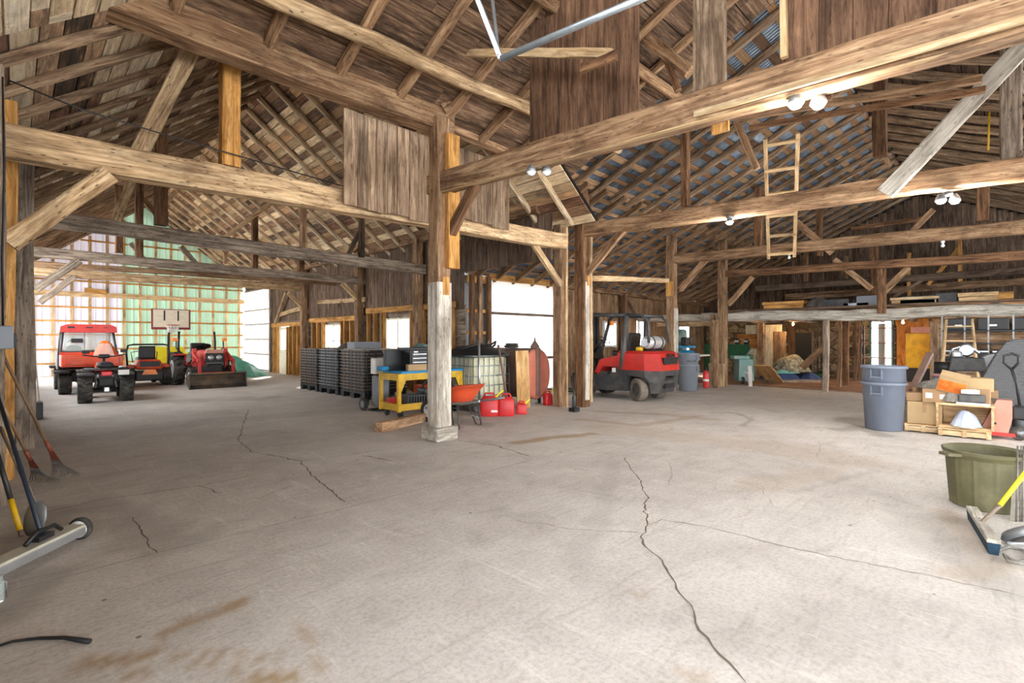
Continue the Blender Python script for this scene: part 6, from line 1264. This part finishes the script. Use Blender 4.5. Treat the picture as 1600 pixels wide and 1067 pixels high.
# ================================================================ LEFT FOREGROUND TOOLS
def rake(lb, head, top, u_dir):
    head, top = Vector(head), Vector(top); t = thing('leaf_rake', lb, 'rake', (0, 0, 0), 0, 'leaf rakes'); d = (top-head).normalized()
    MB().tube([head+d*.26, top], .014, 8).build('handle', W_TAN, t); MB().tube([head+d*.2, head+d*.32], .018, 8).build('ferrule', M_RAKE, t)
    side = d.cross(Vector((1, 0, 0))).normalized() if abs(d.x) < .9 else Vector((0, 1, 0)); side = Vector((S2, -S2, 0)) if u_dir else side
    hub = head+d*.24; br_ = head+d*.04; m = MB(); m.add([hub+side*.02, hub-side*.02, br_-side*.055, br_+side*.055, hub+side*.02+Vector((.004, .004, 0)), hub-side*.02+Vector((.004, .004, 0)), br_-side*.055+Vector((.004, .004, 0)), br_+side*.055+Vector((.004, .004, 0))], [[0, 1, 2, 3], [7, 6, 5, 4], [0, 3, 7, 4], [1, 5, 6, 2], [2, 6, 7, 3], [0, 4, 5, 1]]); m.build('brace_plate', M_RAKE, t)
    m = MB()
    for k in range(11):
        f = k/10*2-1; p1 = br_+side*.055*f; p2 = head-d*.16+side*.15*f; p3 = p2-d*.02+Vector((-S2, -S2, 0))*.035; p2.z = max(p2.z, .02); p3.z = max(min(p3.z, p2.z-.01), .006); m.tube([hub*.3+p1*.7, p1, p2, p3], .0045, 4)
    m.build('tines', M_BRASS, t); return t
h1 = G(62, 775); h1.z = .1; rake('leaf rake at the left wall, the lower and wider spread one', G(60, 757)+Vector((0, 0, .09)), PD(-14, 600, 4.45), 1)
rake('leaf rake at the left wall, the one with the longer handle behind', G(93, 745)+Vector((0, 0, .09)), PD(-8, 530, 4.9), 1)
# magnetic sweeper
a, b = G(4, 905), G(120, 846); a.z = b.z = .09; d = b-a; L = d.length+.25; t = thing('magnetic_sweeper', 'grey magnetic floor sweeper bar with small wheels at the lower left', 'magnetic sweeper', (0, 0, 0)); M_ = frame_from(a-d.normalized()*.25, b)
o = MB().box((L/2, 0, 0), (L, .12, .07), ch=.006).build('bar', plain('bar_beige', '#b9b6a4', .5, .1, .15), t); o.matrix_world = M_
o = MB().box((L/2, -.055, -.01), (L*.99, .02, .055), ch=.004).build('side_rail', M_ALU, t); o.matrix_world = M_
w_ = MB().lathe([(.055, -.02), (.075, -.02), (.08, 0), (.075, .02), (.055, .02), (.055, -.02)], (L+.03, 0, -.008), 26, 'X').build('wheel', M_RUB, t); w_.matrix_world = M_; h_ = MB().lathe([(.001, .022), (.06, .024), (.06, -.024), (.001, -.022)], (L+.03, 0, -.008), 22, 'X').build('rim', M_WHT, w_)
w2 = MB().lathe([(.055, -.02), (.075, -.02), (.08, 0), (.075, .02), (.055, .02), (.055, -.02)], (-.03, 0, -.008), 26, 'X').build('wheel', M_RUB, t); w2.matrix_world = M_
mid = a+d*.48+Vector((0, 0, .05)); hd_ = MB(); n0 = d.normalized(); hd_.tube([mid-n0*.12, mid-n0*.04+Vector((0, 0, .05)), mid+n0*.1+Vector((0, 0, .05)), mid+n0*.16], .014); hd_.box(mid+Vector((0, 0, .01)), (.12, .07, .03), math.atan2(d.y, d.x)); hd_.build('handle_bracket', M_BLK, t)
MB().tube([mid+Vector((0, 0, .03)), PD(-6, 610, 4.0)], .014).build('push_handle', plain('tube_blue_black', '#2a3440', .4, .3), t)
# spade: black and yellow shaft + grey blade shovel
t = thing('fork_tool', 'black tool shaft with a yellow lower grip at the left edge', 'tool', (0, 0, 0)); e0 = G(34, 842); e0.z = .02; q = PD(-10, 690, 3.75); m1 = e0.lerp(q, .38); MB().tube([m1, q], .017).build('shaft', M_BLK, t); MB().tube([e0.lerp(q, .06), m1], .019).build('grip', M_YEL, t); MB().tube([e0, e0.lerp(q, .08)], .016).build('tip', M_TANKB, t)
t = thing('shovel', 'round grey shovel blade behind the sweeper handle', 'shovel', (0, 0, 0)); bp_ = G(50, 838); m = MB(); m.loft([[bp_+Vector((0, 0, z))+Vector((S2, -S2, 0))*(w*math.cos(2*PI*k/14))+Vector((S2, S2, 0))*(.02*math.sin(2*PI*k/14)+z*.2) for k in range(14)] for z, w in ((.01, .04), (.05, .075), (.13, .085), (.2, .07), (.24, .03))]); m.build('blade', M_STEEL, t); MB().tube([bp_+Vector((.02, .03, .22)), PD(-12, 640, 4.5)], .014).build('handle', W_GREY, t)
# hose end and edge clutter
p = [G(-15, 1017), G(20, 1006), G(60, 1001), G(100, 1000), G(140, 1006)]; tag(MB().tube([q+Vector((0, 0, .012)) for q in p], [.007, .007, .008, .009, .013], 8).build('garden_hose', M_BLK), 'black hose end lying on the floor at the lower left', 'hose')
t = thing('glass_jar', 'small clear jar in a wire holder at the lower left edge', 'jar', G(-6, 940)); MB().lathe([(.03, 0), (.035, .01), (.035, .1), (.025, .12), (.028, .14)], (0, 0, 0), 18).build('jar', M_GLASS, t); MB().tube([(.04, 0, .01), (.04, 0, .1), (-.04, 0, .1), (-.04, 0, .01)], .004, 5).build('wire', M_STEEL, t)
for k, (u, v, h, lb, mt) in enumerate(((16, 745, 1.2, 'leaning grey board at the left wall beside the orange post', W_WHITE), (4, 760, 1.6, 'dark board leaning at the very left', W_GREY), (62, 636, 1.9, 'pale board leaning on the left wall beyond the rakes', W_WHITE), (50, 650, 1.5, 'second pale board leaning on the left wall beyond the rakes', W_PAINT), (44, 665, 1.8, 'grey board leaning on the left wall nearest to the orange post', W_GREY))):
    a = G(u, v); b = a+Vector((-.12, .1, h)); o = tag(MB().box((h/2, 0, 0), (h, .1, .025)).build('leaning_board', mt), lb, 'board'); o.matrix_world = frame_from(a, b, (1, 0, 0))
bx = PD(54, 640, 6.8); t = thing('black_bucket', 'black open box lying against the left wall beyond the rakes', 'box', G(52, 655)); MB().box((0, 0, .16), (.25, .35, .3), ch=.02).build('body', M_BLK, t)
tag(MB().box((0, 0, 0), (.12, .1, .2), ch=.01).build('electrical_box', M_GREYP, None, PY(6, 527, 6.15)), 'grey electrical box on the dark post at the left edge', 'electrical box'); tag(MB().box((0, 0, 0), (.09, .08, .14), ch=.01).build('socket_box', M_BLK, None, PY(16, 532, 7.24)), 'black socket box on the orange post', 'electrical box')
tag(MB().tube([PY(5, 520, 6.18), PY(4, 400, 6.18), PY(7, 280, 6.18), PY(4, 120, 6.18)], .008, 5).build('electrical_cable', M_BLK), 'black cable running up the left edge post', 'cable')
tag(MB().tube([PY(12, 125, 6.3), PY(130, 172, 6.4), PY(250, 208, 6.5), PY(540, 292, 6.55)], .008, 5).build('electrical_cable', M_BLK), 'thin cable swagging across the left wing above the nearest beam', 'cable')
# ================================================================ OVERHEAD METAL RAIL AND STICK
a, b = PD(783, 92, 3.3), PD(1010, -6, 2.9); tag(MB().tube([a, b+(b-a)*.6], .022, 10).build('conduit_pipe', M_GALV), 'galvanised pipe rail crossing the top of the view before the board panel', 'pipe')
a, b = PD(783, 92, 3.3), PD(735, -30, 3.4); o = tag(MB().box(((b-a).length/2, 0, 0), ((b-a).length, .03, .03)).build('hanger_strap', M_GALV), 'galvanised hanger bar holding the end of the pipe rail', 'hanger'); o.matrix_world = frame_from(a, b)
a, b = PD(779, 88, 3.3), PD(767, -20, 3.6); o = tag(MB().box(((b-a).length/2, 0, 0), ((b-a).length, .02, .02)).build('hanger_strap', M_STEEL), 'thinner second hanger bar at the end of the pipe rail', 'hanger'); o.matrix_world = frame_from(a, b)
timber('loose_stick', 'tan horizontal stick below the pipe rail beside the log purlin', 'board', PX(700, 84, 4.2), PX(955, 84, 4.2), .05, .09, W_FIR); timber('loose_stick', 'short dark stick end hanging under the horizontal stick', 'board', PX(908, 108, 4.15), PX(962, 86, 4.15), .05, .09, W_BRN)
tag(MB().tube([PX(1546, 175, 8.8), PX(1544, 235, 8.8)], .012, 6).build('yellow_strap', M_YEL), 'yellow strap hanging on the strut at the right', 'strap')
# girt/crossbeam behind near tie (reddish)
timber('tie_beam', 'reddish thin beam below the near tie beam right of the panels', 'beam', PX(1140, 182, 6.0), PX(1300, 150, 6.0), .06, .1, W_BRN)

# ================================================================ ORDINAL LABELS for rows of look-alikes
_ones = 'first second third fourth fifth sixth seventh eighth ninth tenth eleventh twelfth thirteenth fourteenth fifteenth sixteenth seventeenth eighteenth nineteenth twentieth'.split()
def ordinal(n):
    if n <= 20: return _ones[n-1]
    if n == 30: return 'thirtieth'
    return ('twenty-' if n < 30 else 'thirty-')+_ones[n % 10-1]
bpy.context.view_layer.update()
_by = {}
for o in C.objects:
    if o.parent is None and 'label' in o: _by.setdefault(o['label'], []).append(o)
for lb, os_ in _by.items():
    if len(os_) < 2: continue
    P = [o.matrix_world.translation for o in os_]
    flat = max(p.x for p in P)-min(p.x for p in P)+max(p.y for p in P)-min(p.y for p in P) < .3
    os_.sort(key=(lambda o: o.matrix_world.translation.z) if flat else (lambda o: (o.matrix_world.translation-EYE).length))
    for k, o in enumerate(os_): o['label'] = lb+(', %s from the bottom' if flat else ', %s nearest')%ordinal(k+1+(1 if flat else 0)) if (k or flat) else lb+', the nearest'
